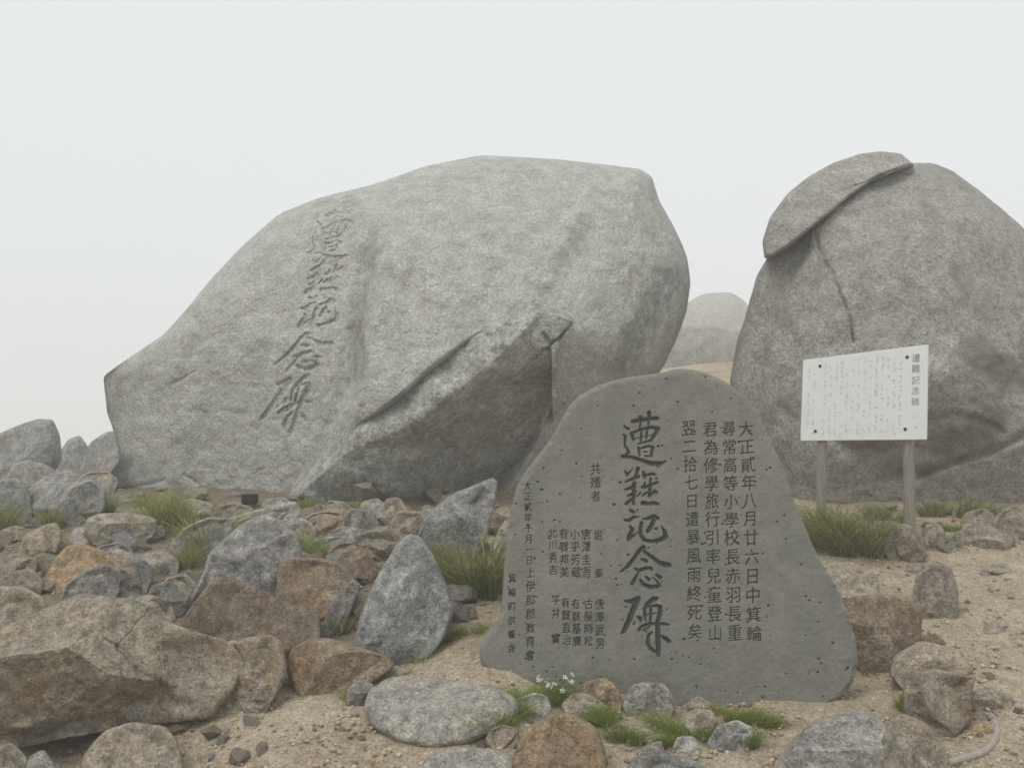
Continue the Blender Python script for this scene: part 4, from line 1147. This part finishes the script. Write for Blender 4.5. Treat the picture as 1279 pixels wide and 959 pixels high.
def build_stele():
    out = np.asarray(chaikin(S_OUT, 2, 0.22))
    # left and right border of every row
    top = out[:, 1].argmin()
    vt, vbm = out[:, 1].min(), out[:, 1].max()
    bot = out[:, 1].argmax()
    if top < bot:
        left = out[top:bot + 1]
        right = np.vstack([out[bot:], out[:top + 1]])[::-1]
    else:
        left = np.vstack([out[top:], out[:bot + 1]])
        right = out[bot:top + 1][::-1]
    NR, NC = 780, 680
    # more rows near the round top
    rr = np.linspace(0, 1, NR)
    rows = vt + (vbm - vt) * (0.9 * rr + 0.1 * rr ** 2.5) * (rr * 0 + 1)
    k = 1 - np.exp(-rr * 60)
    rows = vt + (rows - vt) * k
    rows[-1] = vbm
    lv = np.maximum.accumulate(left[:, 1] + np.arange(len(left)) * 1e-7)
    rv = np.maximum.accumulate(right[:, 1] + np.arange(len(right)) * 1e-7)
    uL = np.interp(rows, lv, left[:, 0])
    uR = np.interp(rows, rv, right[:, 0])
    cc = np.linspace(0, 1, NC)
    U = uL[:, None] + (uR - uL)[:, None] * cc[None]
    Vv = np.repeat(rows[:, None], NC, 1)
    u, v = U.ravel(), Vv.ravel()
    B = at(835, 875, S_Y)
    nv = np.array([0, -1.0, S_TILT])
    nv /= np.linalg.norm(nv)
    d = ray(u, v)
    P = CAM + d * (((B - CAM) @ nv) / (d @ nv))[:, None]
    ed = poly_dist(u, v, [tuple(q) for q in out] + [tuple(out[0])])
    rad = 7.0 + 2.5 * vnoise(np.stack([u * .02, v * .02, u * 0], -1), 4)
    e = np.clip(1 - ed / rad, 0, 1)
    inset = 0.032 * (1 - np.sqrt(np.clip(1 - e * e, 0, 1)))
    p3 = np.stack([u * .02, v * .02, u * 0], -1)
    inset = inset + 0.004 * fbm(p3, 3, 8) + 0.0012 * fbm(p3 * 9, 3, 12)
    inset = inset + 0.016 * np.maximum(fbm(p3 * 4.0, 3, 33) - 0.15, 0) * smooth(e, 0.0, 0.5)
    # chipped shoulder on the left edge
    inset = inset + 0.015 * smooth(-poly_dist(u, v, [(640, 600), (690, 545), (700, 520)]), -16, -9) * (fbm(p3 * 2, 2, 30) > 0)
    title = strokes_depth(u, v, SO, [(770, y0, .0782, 0, 0, .0782) for y0 in (505, 575, 625, 675, 745)], 0.074)
    inset = inset + 0.017 * np.clip(title / 3.2, 0, 1) ** 0.8
    masks = []
    for lb, items in COLUMNS:
        rs = Raster(625, 520, 960, 835)
        for txt, p0, p1, w in items:
            column(rs, txt, p0, p1, w)
        rs.blur(2)
        mk = rs.sample(u, v)
        masks.append((lb, mk))
        inset = inset + 0.0055 * smooth(mk, 0.15, 0.75)
    # small dark holes of the volcanic stone
    pits = np.zeros(len(u))
    for _ in range(240):
        pu, pv = RNG.uniform(630, 1065), RNG.uniform(470, 875)
        pr = RNG.uniform(1.1, 2.3)
        m = (np.abs(u - pu) < 3) & (np.abs(v - pv) < 3)
        pits[m] = np.maximum(pits[m], 1 - np.hypot((u[m] - pu) * RNG.uniform(.7, 1), v[m] - pv) / pr)
    inset = inset + 0.006 * np.clip(pits, 0, 1)
    Vf = P - nv * inset[:, None]
    i = (np.arange(NR - 1)[:, None] * NC + np.arange(NC - 1)[None]).ravel()
    FC = np.stack([i, i + NC, i + NC + 1, i + 1], -1)
    # side and back: rings behind the border
    ring = np.concatenate([np.arange(NR) * NC, (NR - 1) * NC + np.arange(1, NC), (np.arange(NR - 1)[::-1]) * NC + NC - 1, np.arange(NC - 2, 0, -1)])
    rb_ = Vf[ring]
    cen = rb_.mean(0)
    verts = [Vf]
    fcs = [FC]
    prev = ring
    n0 = len(Vf)
    for dep, shr in ((0.03, 1.0), (0.10, 1.0), (0.22, .985), (S_TH, .95), (S_TH + .03, .5), (S_TH + .03, .02)):
        rv_ = cen + (rb_ - cen) * shr - nv * dep
        idx = n0 + np.arange(len(ring))
        verts.append(rv_)
        n0 += len(ring)
        nx_ = np.roll(np.arange(len(ring)), -1)
        fcs.append(np.stack([prev, prev[nx_], idx[nx_], idx], -1)[:, ::-1])
        prev = idx
    Vall = np.vstack(verts)
    Fall = np.vstack(fcs)
    base = np.array([B[0], B[1] + S_TH / 2, Vall[:, 2].min()])
    root = bpy.data.objects.new('memorial_stone', None)
    root.location = base
    COL.objects.link(root)
    tag(root, 'smooth grey green memorial slab with carved columns of characters, standing on sand', 'memorial stone')
    pad = np.zeros(len(Vall) - len(u))
    assigned = np.zeros(len(Fall), bool)
    t_all = np.append(title, pad)
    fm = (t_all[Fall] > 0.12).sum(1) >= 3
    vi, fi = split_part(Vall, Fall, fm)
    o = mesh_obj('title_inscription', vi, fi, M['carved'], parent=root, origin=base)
    o['label'] = 'five large deeply carved brush characters'
    assigned |= fm
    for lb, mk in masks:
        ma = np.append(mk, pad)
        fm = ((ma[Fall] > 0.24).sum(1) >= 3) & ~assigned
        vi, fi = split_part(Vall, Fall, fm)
        o = mesh_obj('inscription', vi, fi, M['small_text'], parent=root, origin=base)
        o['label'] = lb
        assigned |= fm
    vs, fs = split_part(Vall, Fall, ~assigned)
    pa = np.append(pits, pad)[Fall[~assigned]]
    mesh_obj('slab', vs, fs, [M['stele'], M['pit']], parent=root, origin=base, mat_idx=(pa > 0.15).all(1).astype(int))


build_stele()

# ------------------------------------------------------------------ white sign board on two posts
def box_between(a, b, c, d, th, nvec):
    """slab whose front corners are a b c d (going round)"""
    bm = bmesh.new()
    fr = [bm.verts.new(tuple(q)) for q in (a, b, c, d)]
    bk = [bm.verts.new(tuple(np.asarray(q) - np.asarray(nvec) * th)) for q in (a, b, c, d)]
    bm.faces.new(fr)
    bm.faces.new(bk[::-1])
    for k in range(4):
        bm.faces.new([fr[k], bk[k], bk[(k + 1) % 4], fr[(k + 1) % 4]])
    bmesh.ops.recalc_face_normals(bm, faces=bm.faces)
    bmesh.ops.bevel(bm, geom=bm.edges[:], offset=0.004, segments=2, affect='EDGES')
    return bm


def tube(path, radii, n=10):
    path = np.asarray(path, float)
    V, Fc = [], []
    for k, (p, r) in enumerate(zip(path, radii)):
        t = path[min(k + 1, len(path) - 1)] - path[max(k - 1, 0)]
        t /= np.linalg.norm(t)
        a = np.cross(t, [0.31, 0.2, 0.93])
        a /= np.linalg.norm(a)
        b = np.cross(t, a)
        for j in range(n):
            w = 2 * math.pi * j / n
            V.append(p + r * (a * math.cos(w) + b * math.sin(w)))
    for k in range(len(path) - 1):
        for j in range(n):
            Fc.append([k * n + j, k * n + (j + 1) % n, (k + 1) * n + (j + 1) % n, (k + 1) * n + j])
    # end caps
    for k, s in ((0, 1), (len(path) - 1, -1)):
        V.append(path[k])
        c = len(V) - 1
        for j in range(n):
            Fc.append([c, k * n + (j + 1) % n, k * n + j, c] if s > 0 else [c, k * n + j, k * n + (j + 1) % n, c])
    return np.array(V), Fc


def tube_obj(name, path, radii, mat, parent=None, n=10, origin=(0, 0, 0)):
    V, Fc = tube(path, radii, n)
    bm = bmesh.new()
    vs = [bm.verts.new(tuple(q - np.asarray(origin))) for q in V]
    for f in Fc:
        uq = []
        for i in f:
            if i not in uq:
                uq.append(i)
        bm.faces.new([vs[i] for i in uq])
    bmesh.ops.recalc_face_normals(bm, faces=bm.faces)
    return bm_obj(name, bm, mat, parent, loc=origin if parent is None else (0, 0, 0), smooth_on=True)


def build_sign():
    YL, YR = 8.15, 7.35
    tl, tr, br, bl = at(1003, 449.5, YL), at(1159, 430, YR), at(1157, 549, YR), at(999.5, 550.5, YL)
    nvec = np.cross(tr - tl, bl - tl)
    nvec /= np.linalg.norm(nvec)
    if nvec @ (CAM - tl) < 0:
        nvec = -nvec
    foot = at(1080, 660, 8.0)
    root = bpy.data.objects.new('sign_board', None)
    root.location = foot
    COL.objects.link(root)
    tag(root, 'white rectangular notice board on two weathered wooden posts with faded writing', 'sign')

    def loc(q):
        return np.asarray(q) - foot
    bm_obj('board', box_between(loc(tl), loc(tr), loc(br), loc(bl), 0.022, nvec), M['board'], root)

    def onb(s, t, lift=0.0):
        return (tl * (1 - s) + tr * s) * (1 - t) + (bl * (1 - s) + br * s) * t + nvec * lift
    for s, vb, gy in ((0.16, 650, 0), (0.845, 663, 0)):
        ptop = onb(s, 0.12) - nvec * 0.07
        pm = onb(s, 0.98) - nvec * 0.07
        um, vm = to_px(pm)
        g = pm.copy()
        g[0] += -0.035 if s < .5 else -0.012
        g[2] = gz(g[0], g[1])[0] - 0.15
        path = [ptop] + [pm + (g - pm) * f for f in np.linspace(0, 1, 7)]
        path = np.array(path) - foot
        tube_obj('post', path, [0.043 + 0.004 * (k / 7) for k in range(len(path))], M['wood'], root, 14)
    for s, t in ((.152, .10), (.13, .885), (.85, .11), (.845, .885)):
        c = onb(s, t) - foot
        tube_obj('bolt', [c - nvec * .005, c + nvec * .006, c + nvec * .009], [.0135, .0135, .009], M['bolt'], root, 12)
    # lettering: title in the first column, the rest worn to specks
    ex = (tr - tl)
    W = np.linalg.norm(ex)
    H = np.linalg.norm(bl - tl)
    V, Fc, V2, F2 = [], [], [], []

    def glyph(ch, s, t, size, VV, FF, keep=1.0):
        vs, ts = GT(ch)
        b0 = len(VV)
        for x, y in vs:
            VV.append(loc(onb(s + x * size / W, t - y * size / H, 0.0025)))
        for tt in ts:
            if random.random() < keep:
                FF.append([b0 + int(q) for q in tt])
    for ch, t, k in zip('遭難記念碑', (.135, .245, .37, .48, .60), (1, 1, .8, .8, .75)):
        glyph(ch, .915, t, .072, V2, F2, k)
    for s_, t in ((.912, .74), (.93, .86)):
        for q in range(3):
            b0 = len(V)
            x, y, w, h = s_ + random.uniform(-.015, .015), t + random.uniform(-.02, .02), random.uniform(.004, .009), random.uniform(.008, .02)
            V += [loc(onb(x, y, .0025)), loc(onb(x + w, y, .0025)), loc(onb(x + w, y + h, .0025)), loc(onb(x, y + h, .0025))]
            Fc.append([b0, b0 + 1, b0 + 2])
            Fc.append([b0, b0 + 2, b0 + 3])
    cols = np.linspace(.80, .055, 17)
    for ci, s in enumerate(cols):
        if ci in (14,):
            continue
        lo, hi = (.07, .96) if ci not in (0, 15, 16) else (.12, .90)
        t = lo
        while t < hi:
            if random.random() < .62:
                for q in range(random.randint(1, 4)):
                    b0 = len(V)
                    x, y = s + random.uniform(-.011, .009), t + random.uniform(-.008, .012)
                    w, h = random.choice([(.012, .0045), (.010, .004), (.0035, .013), (.006, .007), (.014, .004)])
                    V += [loc(onb(x, y, .0025)), loc(onb(x + w, y - .002, .0025)), loc(onb(x + w, y + h, .0025)), loc(onb(x, y + h, .0025))]
                    Fc.append([b0, b0 + 1, b0 + 2])
                    Fc.append([b0, b0 + 2, b0 + 3])
            t += random.choice([.026, .03, .034])
            if random.random() < .03:
                t += .1
    mesh_obj('faded_text', np.array(V) + foot, np.array(Fc), M['letter'], parent=root, origin=foot, smooth_on=False)
    mesh_obj('title_text', np.array(V2) + foot, np.array(F2), M['letter_dark'], parent=root, origin=foot, smooth_on=False)


build_sign()

# ------------------------------------------------------------------ small man-made things
def build_pot():
    c = at(312, 626, 9.0)
    prof = [(r_ * .8, z_ * .75) for r_, z_ in [(0.0, 0.0), (.075, 0), (.10, .02), (.108, .08), (.10, .115), (.114, .125), (.114, .135), (.10, .135), (.094, .11), (.09, .03), (0.0, .025)]]
    bm = bmesh.new()
    n = 24
    rings = []
    for r, z in prof:
        rings.append([bm.verts.new((r * math.cos(2 * math.pi * k / n), r * math.sin(2 * math.pi * k / n), z)) for k in range(n)] if r > 0 else [bm.verts.new((0, 0, z))])
    for a, b in zip(rings[:-1], rings[1:]):
        for k in range(n):
            q = [a[k % len(a)], a[(k + 1) % len(a)], b[(k + 1) % len(b)], b[k % len(b)]]
            uq = []
            for w in q:
                if w not in uq:
                    uq.append(w)
            if len(uq) > 2:
                bm.faces.new(uq)
    bmesh.ops.recalc_face_normals(bm, faces=bm.faces)
    o = bm_obj('iron_pot', bm, M['iron'], None, loc=tuple(c - np.array([0, 0, .03])), smooth_on=True)
    tag(o, 'small dark round iron pot standing at the foot of the inscribed boulder', 'pot')


build_pot()


def build_hose():
    px = [(1180, 962), (1195, 957), (1215, 952), (1232, 945), (1243, 932), (1246, 918), (1241, 905), (1236, 900)]
    pts = np.array([ray_ground(u, v) + np.array([0, 0, .03]) for u, v in px])
    t = np.linspace(0, len(pts) - 1, 40)
    path = np.stack([np.interp(t, np.arange(len(pts)), pts[:, k]) for k in range(3)], -1)
    for _ in range(6):
        path[1:-1] = (path[:-2] + 2 * path[1:-1] + path[2:]) / 4
    o = tube_obj('hose', path, [.018 + .0015 * math.sin(k * .9) for k in range(40)], M['hose'], None, 12, origin=tuple(path[20]))
    tag(o, 'pale grey curved hose end lying on the sandy path', 'hose')


build_hose()

# ------------------------------------------------------------------ grass and cushions
def tuft_mesh(rx, ry, h, n, width, droop, seed, flat=0.0):
    rg = np.random.default_rng(seed)
    V, Fq = [], []
    seg = 4
    nc = max(3, min(9, n // 90))
    cl = [(rg.uniform(-.75, .75), rg.uniform(-.75, .75), rg.uniform(.55, 1.15), rg.normal(0, .35), rg.normal(0, .25)) for _ in range(nc)]
    for _ in range(n):
        cx_, cy_, ch_, lx_, ly_ = cl[int(rg.integers(nc))]
        a = rg.uniform(0, 2 * math.pi)
        r = math.sqrt(rg.uniform(0, 1))
        bx, by = rx * (cx_ + .42 * r * math.cos(a)), ry * (cy_ + .42 * r * math.sin(a))
        ln = h * ch_ * rg.uniform(.35, 1.15)
        out = np.array([bx / rx * .55 + lx_ + rg.normal(0, .42), by / ry * .5 + ly_ + rg.normal(0, .42), 0]) * droop
        wv = np.array([rg.normal(), rg.normal() * .5, 0])
        wv /= np.linalg.norm(wv) + 1e-9
        wd = width * rg.uniform(.7, 1.25)
        b0 = len(V)
        for k in range(seg + 1):
            f = k / seg
            p = np.array([bx, by, -0.02]) + out * ln * (f ** 1.7) + np.array([0, 0, ln * (f - .42 * droop * f ** 2.6)])
            ww = wd * (1 - f ** 1.6) * .5 + .0004
            V.append(p - wv * ww)
            V.append(p + wv * ww)
        for k in range(seg):
            i = b0 + 2 * k
            Fq.append([i, i + 1, i + 3, i + 2])
    return np.array(V), np.array(Fq)


def tuft(u, v, wpx, hpx, label, mat='grass', n=300, width=.007, droop=.8, Y=None, group=None, flowers=0, name='grass_tuft', cat='grass tuft', seed=None, depth=.7):
    p = ray_ground(u, v)
    Y = p[1]
    s = Y / F_PX
    V, Fq = tuft_mesh(wpx * s * .5 * (.68 if mat != 'moss' else 1.1), wpx * s * .5 * depth, hpx * s * (1.55 if mat != 'moss' else 1.75), n, width, droop, seed or int(u * 3 + v))
    o = mesh_obj(name, V + p, Fq, M[mat], origin=p)
    tag(o, label, cat, group)
    if flowers:
        rg = np.random.default_rng(int(u))
        first = None
        for k in range(flowers):
            fx, fy, fz = rg.uniform(-.5, .5) * wpx * s, rg.uniform(-.3, .2) * wpx * s, hpx * s * rg.uniform(.75, 1.45)
            if first is None:
                bm = bmesh.new()
                for q in range(5):
                    a = 2 * math.pi * q / 5
                    vs = [bm.verts.new((0, 0, 0))]
                    for rr, da, zz in ((.006, -.35, .002), (.0115, -.3, .004), (.013, 0, .003), (.0115, .3, .004), (.006, .35, .002)):
                        vs.append(bm.verts.new((rr * math.cos(a + da), rr * math.sin(a + da), zz)))
                    bm.faces.new(vs)
                first = bm_obj('flower', bm, M['petal'], o)
                fo = first
                sm = bmesh.new()
                # thin stem
                st = tube_obj('stem', [(0, 0, -.10), (.004, .002, -.05), (0, 0, 0)], [.0012, .0012, .001], M['moss_stem'], fo, 5)
                stem0 = st
            else:
                fo = first.copy()
                COL.objects.link(fo)
                fo.parent = o
                c2 = stem0.copy()
                COL.objects.link(c2)
                c2.parent = fo
            fo.location = (fx, fy, fz)
            fo.rotation_euler = (rg.uniform(.3, 1.1), rg.uniform(-.4, .4), rg.uniform(0, 6))
            fo.scale = (1.25,) * 3
    return o


M['moss_stem'] = plain('green_stem', (0.09, 0.13, 0.03), 0.7)

TUFTS = [
    (208, 664, 82, 50, 'large bright sedge tuft at the foot of the inscribed boulder', 'grass', 900, {}),
    (258, 700, 58, 60, 'sedge tuft with straw tips leaning on the grey dome shaped rock', 'grass', 650, {}),
    (234, 712, 36, 30, 'low sedge tuft below the one leaning on the grey dome shaped rock', 'grass', 260, {}),
    (62, 658, 56, 36, 'hazy sedge tuft left of the pale flat topped block', 'grass', 500, {}),
    (8, 662, 60, 38, 'sedge tuft cut by the photo edge beside the misty boulders', 'grass', 500, {}),
    (124, 642, 56, 28, 'sedge tuft between the misty boulders and the inscribed boulder', 'grass', 420, {}),
    (168, 655, 36, 30, 'short sedge tuft right behind the pale flat topped block', 'grass', 240, {}),
    (384, 698, 50, 26, 'short bright grass tuft on top of the blocky brown rock', 'moss', 260, {}),
    (592, 742, 78, 84, 'dark loose sedge tuft in the shade beside the carved slab', 'dry', 620, dict(droop=1.0, Y=6.25)),
    (566, 720, 46, 44, 'darker low sedge under the leaning sharp rock', 'dry', 300, dict(Y=6.6)),
    (1068, 692, 84, 66, 'large drooping sedge tuft between the sign posts', 'dry', 1100, dict(Y=7.9, droop=1.1)),
    (1034, 680, 56, 60, 'sedge tuft around the far sign post', 'dry', 420, dict(Y=8.2, droop=1.0)),
    (1200, 648, 70, 30, 'dark low sedge in the hollow below the cracked boulder', 'dry', 420, dict(Y=8.5)),
    (1165, 646, 44, 26, 'short sedge tuft right behind the near sign post', 'dry', 260, dict(Y=8.4)),
    (1231, 652, 28, 24, 'small round green tuft beside the flat thin slab', 'grass', 200, dict(Y=8.0)),
    (1190, 664, 24, 14, 'tiny green tuft on the rocks above the flat thin slab', 'moss', 120, dict(Y=8.0)),
    (1276, 668, 22, 18, 'small green tuft at the photo edge beside the flat thin slab', 'grass', 110, dict(Y=7.7)),
    (290, 806, 54, 16, 'mossy green patch with white flowers against the brown wedge shaped rock', 'moss', 380, dict(flowers=5, Y=5.2)),
    (690, 878, 56, 24, 'bright green cushion with a cluster of white flowers before the carved slab', 'moss', 460, dict(flowers=16, Y=4.8, n=460)),
    (648, 874, 50, 16, 'low green cushion at the sand edge left of the white flowers', 'moss', 320, dict(Y=4.8)),
    (612, 912, 44, 24, 'green grass tuft growing over the end of the flat oval stone', 'moss', 380, dict(Y=4.5)),
    (636, 898, 36, 28, 'taller grass tuft behind the small tan stone', 'moss', 300, dict(Y=4.6)),
    (748, 905, 36, 22, 'green cushion below the tan wedge of stone', 'moss', 300, dict(Y=4.55, flowers=1)),
    (774, 924, 46, 20, 'green cushion around the small yellowish stone', 'moss', 360, dict(Y=4.42)),
    (855, 922, 56, 26, 'green cushion draped over the pale tan stone', 'moss', 420, dict(Y=4.45)),
    (832, 932, 26, 16, 'small green cushion beside the small whitish stone', 'moss', 160, dict(Y=4.4)),
    (900, 895, 24, 14, 'small green cushion at the slab foot before the light grey stone', 'moss', 160, dict(Y=4.7)),
    (934, 902, 46, 18, 'green cushion behind the rounded light grey stone', 'moss', 330, dict(Y=4.65)),
    (962, 912, 24, 14, 'yellowish low cushion on the sand past the light grey stone', 'moss', 140, dict(Y=4.6)),
    (928, 932, 28, 18, 'green sprig in front of the rounded light grey stone', 'moss', 170, dict(Y=4.38)),
    (728, 956, 34, 22, 'green tuft growing at the side of the orange brown stone', 'moss', 240, dict(Y=4.12)),
    (858, 956, 26, 12, 'tiny green tuft below the small whitish stone', 'moss', 110, dict(Y=4.2)),
    (1124, 890, 22, 20, 'small bright green plant below the angular grey brown rock', 'moss', 150, dict(Y=4.85)),
    (1093, 848, 30, 14, 'dark mossy tuft under the cube shaped rock', 'dry', 120, dict(Y=5.15)),
    (525, 826, 62, 16, 'green mossy strip at the foot of the pointed upright rock', 'moss', 400, dict(Y=5.15)),
    (556, 804, 40, 18, 'grass tuft at the lower corner of the pointed upright rock', 'dry', 240, dict(Y=5.4)),
    (584, 792, 36, 14, 'pale green tuft on the sand beside the carved slab', 'moss', 200, dict(Y=5.5)),
    (480, 846, 44, 14, 'moss on the thin end of the ochre rock', 'moss', 240, dict(Y=4.95)),
    (452, 878, 34, 16, 'bright green moss around the small dark stone', 'moss', 240, dict(Y=4.75)),
    (548, 852, 16, 8, 'tiny green sprout at the upper edge of the flat oval stone', 'moss', 60, dict(Y=4.95)),
    (430, 790, 50, 26, 'dark spiky grass in the gap beside the wedge shaped rock', 'dry', 170, dict(Y=5.6, width=.009)),
    (16, 708, 36, 14, 'mossy green patch on the flat grey brown rock', 'moss', 180, dict(Y=6.9)),
    (500, 664, 26, 10, 'green patch in the rubble behind the pointed upright rock', 'moss', 120, dict(Y=7.4)),
    (395, 632, 60, 10, 'thin green strip along the foot of the fractured block', 'moss', 220, dict(Y=8.9)),
    (336, 640, 40, 12, 'low grass growing at the boulder foot past the small dark pot', 'grass', 200, {}),
    (272, 644, 34, 20, 'low sedge between the large bright tuft and the small dark pot', 'grass', 200, {}),
    (448, 636, 44, 10, 'thin mossy strip in the shade under the fractured block', 'moss', 160, {}),
    (176, 640, 50, 24, 'sedge growing directly against the pale foot of the inscribed boulder', 'grass', 320, {}),
    (98, 648, 44, 28, 'hazy sedge tuft before the wide low grey boulder', 'grass', 320, {}),
    (36, 648, 50, 30, 'hazy sedge tuft below the misty boulder cluster', 'grass', 340, {}),
    (1110, 652, 60, 22, 'dark low sedge behind the sign posts against the cracked boulder', 'dry', 320, {}),
    (1248, 646, 40, 18, 'low sedge on the bank at the photo edge below the cracked boulder', 'dry', 200, {}),
    (540, 690, 30, 16, 'moss between the pointed and the leaning rock', 'moss', 120, {}),
    (250, 736, 20, 14, 'tiny tuft on the left shoulder of the grey dome shaped rock', 'moss', 80, dict(Y=6.0)),
]
for u, v, w, h, lb, mt, n, kw in TUFTS:
    kw = dict(kw)
    kw.setdefault('n', n)
    if mt == 'moss':
        n *= 1.4
        kw['n'] = kw['n'] * 1.4
        kw.setdefault('droop', .75)
        kw.setdefault('width', .0032)
        kw['n'] = int(kw['n'] * 2.4)
    else:
        kw['n'] = int(kw['n'] * 1.25)
    nm = 'moss_cushion' if ('cushion' in lb or 'moss' in lb) else 'grass_tuft'
    tuft(u, v, w, h, lb, mt, name=nm, cat='moss' if nm == 'moss_cushion' else 'grass tuft', **kw)

# ------------------------------------------------------------------ small loose stones (countable) and gravel (not)
def proto_stone(seed, mat):
    S, FC = ico(6)
    rg = np.random.default_rng(seed)
    V = S * np.array([1.0, rg.uniform(.65, .95), rg.uniform(.45, .75)])
    for _ in range(16):
        m = rg.normal(size=3)
        m /= np.linalg.norm(m)
        d = V @ m
        e = np.maximum(d - d.max() * rg.uniform(.5, .82), 0)
        V = V - e[:, None] * m
    V = V * (1 + .06 * fbm(V * 1.6, 3, seed)[:, None] + .025 * fbm(V * 7, 3, seed + 5)[:, None])
    o = mesh_obj('stone', V, FC, M[mat])
    return o


PROTOS = [proto_stone(500 + k, mt) for k, mt in enumerate(['tan', 'grey', 'light', 'brown', 'tan', 'dark', 'orange', 'tan'])]
_used = set()
STONE_WORDS = ['tan', 'grey', 'pale', 'brown', 'tan', 'dark', 'ochre', 'tan']


def scatter(n, region, smin, smax, label, group, seed, weights=None, name='pebble'):
    rg = np.random.default_rng(seed)
    for _ in range(n):
        u = rg.uniform(region[0], region[2])
        v = rg.uniform(region[1], region[3])
        p = ray_ground(u, v)
        k = int(rg.choice(len(PROTOS), p=weights))
        src = PROTOS[k]
        if k in _used:
            o = src.copy()
            COL.objects.link(o)
        else:
            o = src
            _used.add(k)
        s = smin + (smax - smin) * rg.uniform(0, 1) ** 1.7
        o.name = name
        o.scale = (s,) * 3
        o.location = (p[0], p[1], gz(p[0], p[1])[0] + s * .12)
        o.rotation_euler = (rg.uniform(-.35, .35), rg.uniform(-.35, .35), rg.uniform(0, 6.28))
        b = rg.uniform(.95, 1.35)
        o.color = tint(b, rg.uniform(-.02, .05))
        cn = STONE_WORDS[k]
        tag(o, label.format(cn), 'stone', group.format(cn))


scatter(75, (-10, 606, 640, 655), .07, .26, 'small {} granite stone lying in the rubble below the inscribed boulder', 'small {} stones in the rubble', 7, [.27, .2, .25, .05, .2, 0, .03, 0], 'rubble_stone')
scatter(220, (-10, 640, 615, 775), .04, .22, 'small {} granite stone lying in the rubble below the inscribed boulder', 'small {} stones in the rubble', 1, None, 'rubble_stone')
scatter(36, (1080, 700, 1279, 950), .012, .05, 'small {} stone lying loose on the sandy path', 'loose {} stones on the path', 2, [.3, .1, .1, .2, .2, 0, .1, 0])
scatter(46, (350, 880, 960, 959), .010, .035, 'small {} stone scattered on the sand at the front', 'loose {} stones on the front sand', 3, [.25, .15, .2, .1, .15, .05, .1, 0])
scatter(44, (1085, 636, 1279, 690), .04, .16, 'small {} stone along the upper edge of the path', '{} stones at the upper path edge', 4, None, 'bank_stone')
scatter(30, (-10, 905, 330, 959), .03, .12, 'small {} stone in the hollow under the largest foreground rock', '{} stones in the foreground hollow', 5, [.3, .0, .3, 0, .3, 0, .1, 0])
for k, o in enumerate(PROTOS):
    if k not in _used:
        bpy.data.objects.remove(o)


def build_gravel():
    rg = np.random.default_rng(77)
    bm = bmesh.new()
    bmesh.ops.create_icosphere(bm, subdivisions=1, radius=1)
    iv = np.array([w.co[:] for w in bm.verts])
    jf = np.array([[w.index for w in t.verts] for t in bm.faces])
    bm.free()
    N = 26000
    y = 3.9 * (9.0 / 3.9) ** rg.uniform(0, 1, N)
    x = rg.uniform(-.62, .62, N) * y
    z = gz(x, y)
    s = .0025 + .016 * rg.uniform(0, 1, N) ** 5
    V = np.zeros((N, 12, 3))
    for k in range(12):
        jit = rg.uniform(.6, 1.25, (N, 3))
        V[:, k] = iv[k] * jit * s[:, None] * np.array([1, 1, .7])
    V += np.stack([x, y, z + s * .4], -1)[:, None]
    Fc = (jf[None] + (np.arange(N) * 12)[:, None, None]).reshape(-1, 3)
    o = mesh_obj('gravel', V.reshape(-1, 3), Fc, M['gravel'], smooth_on=False)
    o['kind'] = 'stuff'
    o['label'] = 'coarse pale grit on the sandy ground'


def gravel_mat():
    m, nt, b = base_mat('grit', 0.9)
    ge = nd(nt, 'ShaderNodeNewGeometry')
    col = ramp(nt, ge.outputs['Random Per Island'], [(0.0, (0.16, 0.13, 0.10)), (0.3, (0.33, 0.26, 0.18)), (0.6, (0.44, 0.36, 0.26)), (0.85, (0.5, 0.46, 0.4)), (1.0, (0.2, 0.19, 0.18))])
    nt.links.new(col, b.inputs['Base Color'])
    return m


M['gravel'] = gravel_mat()
build_gravel()

# ------------------------------------------------------------------ mist
def build_haze():
    bm = bmesh.new()
    bmesh.ops.create_cube(bm, size=1)
    top, bot = 11.0, GROUND_LOW - 1.0
    for w in bm.verts:
        w.co = (w.co.x * 176, w.co.y * 176, top if w.co.z > 0 else bot)
    m = bpy.data.materials.new('mist')
    m.use_nodes = True
    nt = m.node_tree
    nt.nodes.clear()
    out = nt.nodes.new('ShaderNodeOutputMaterial')
    pv = nt.nodes.new('ShaderNodeVolumePrincipled')
    pv.inputs['Color'].default_value = (0.97, 0.98, 0.98, 1)
    pv.inputs['Density'].default_value = 0.009
    nt.links.new(pv.outputs[0], out.inputs['Volume'])
    o = bm_obj('haze', bm, m)
    o['kind'] = 'stuff'


build_haze()
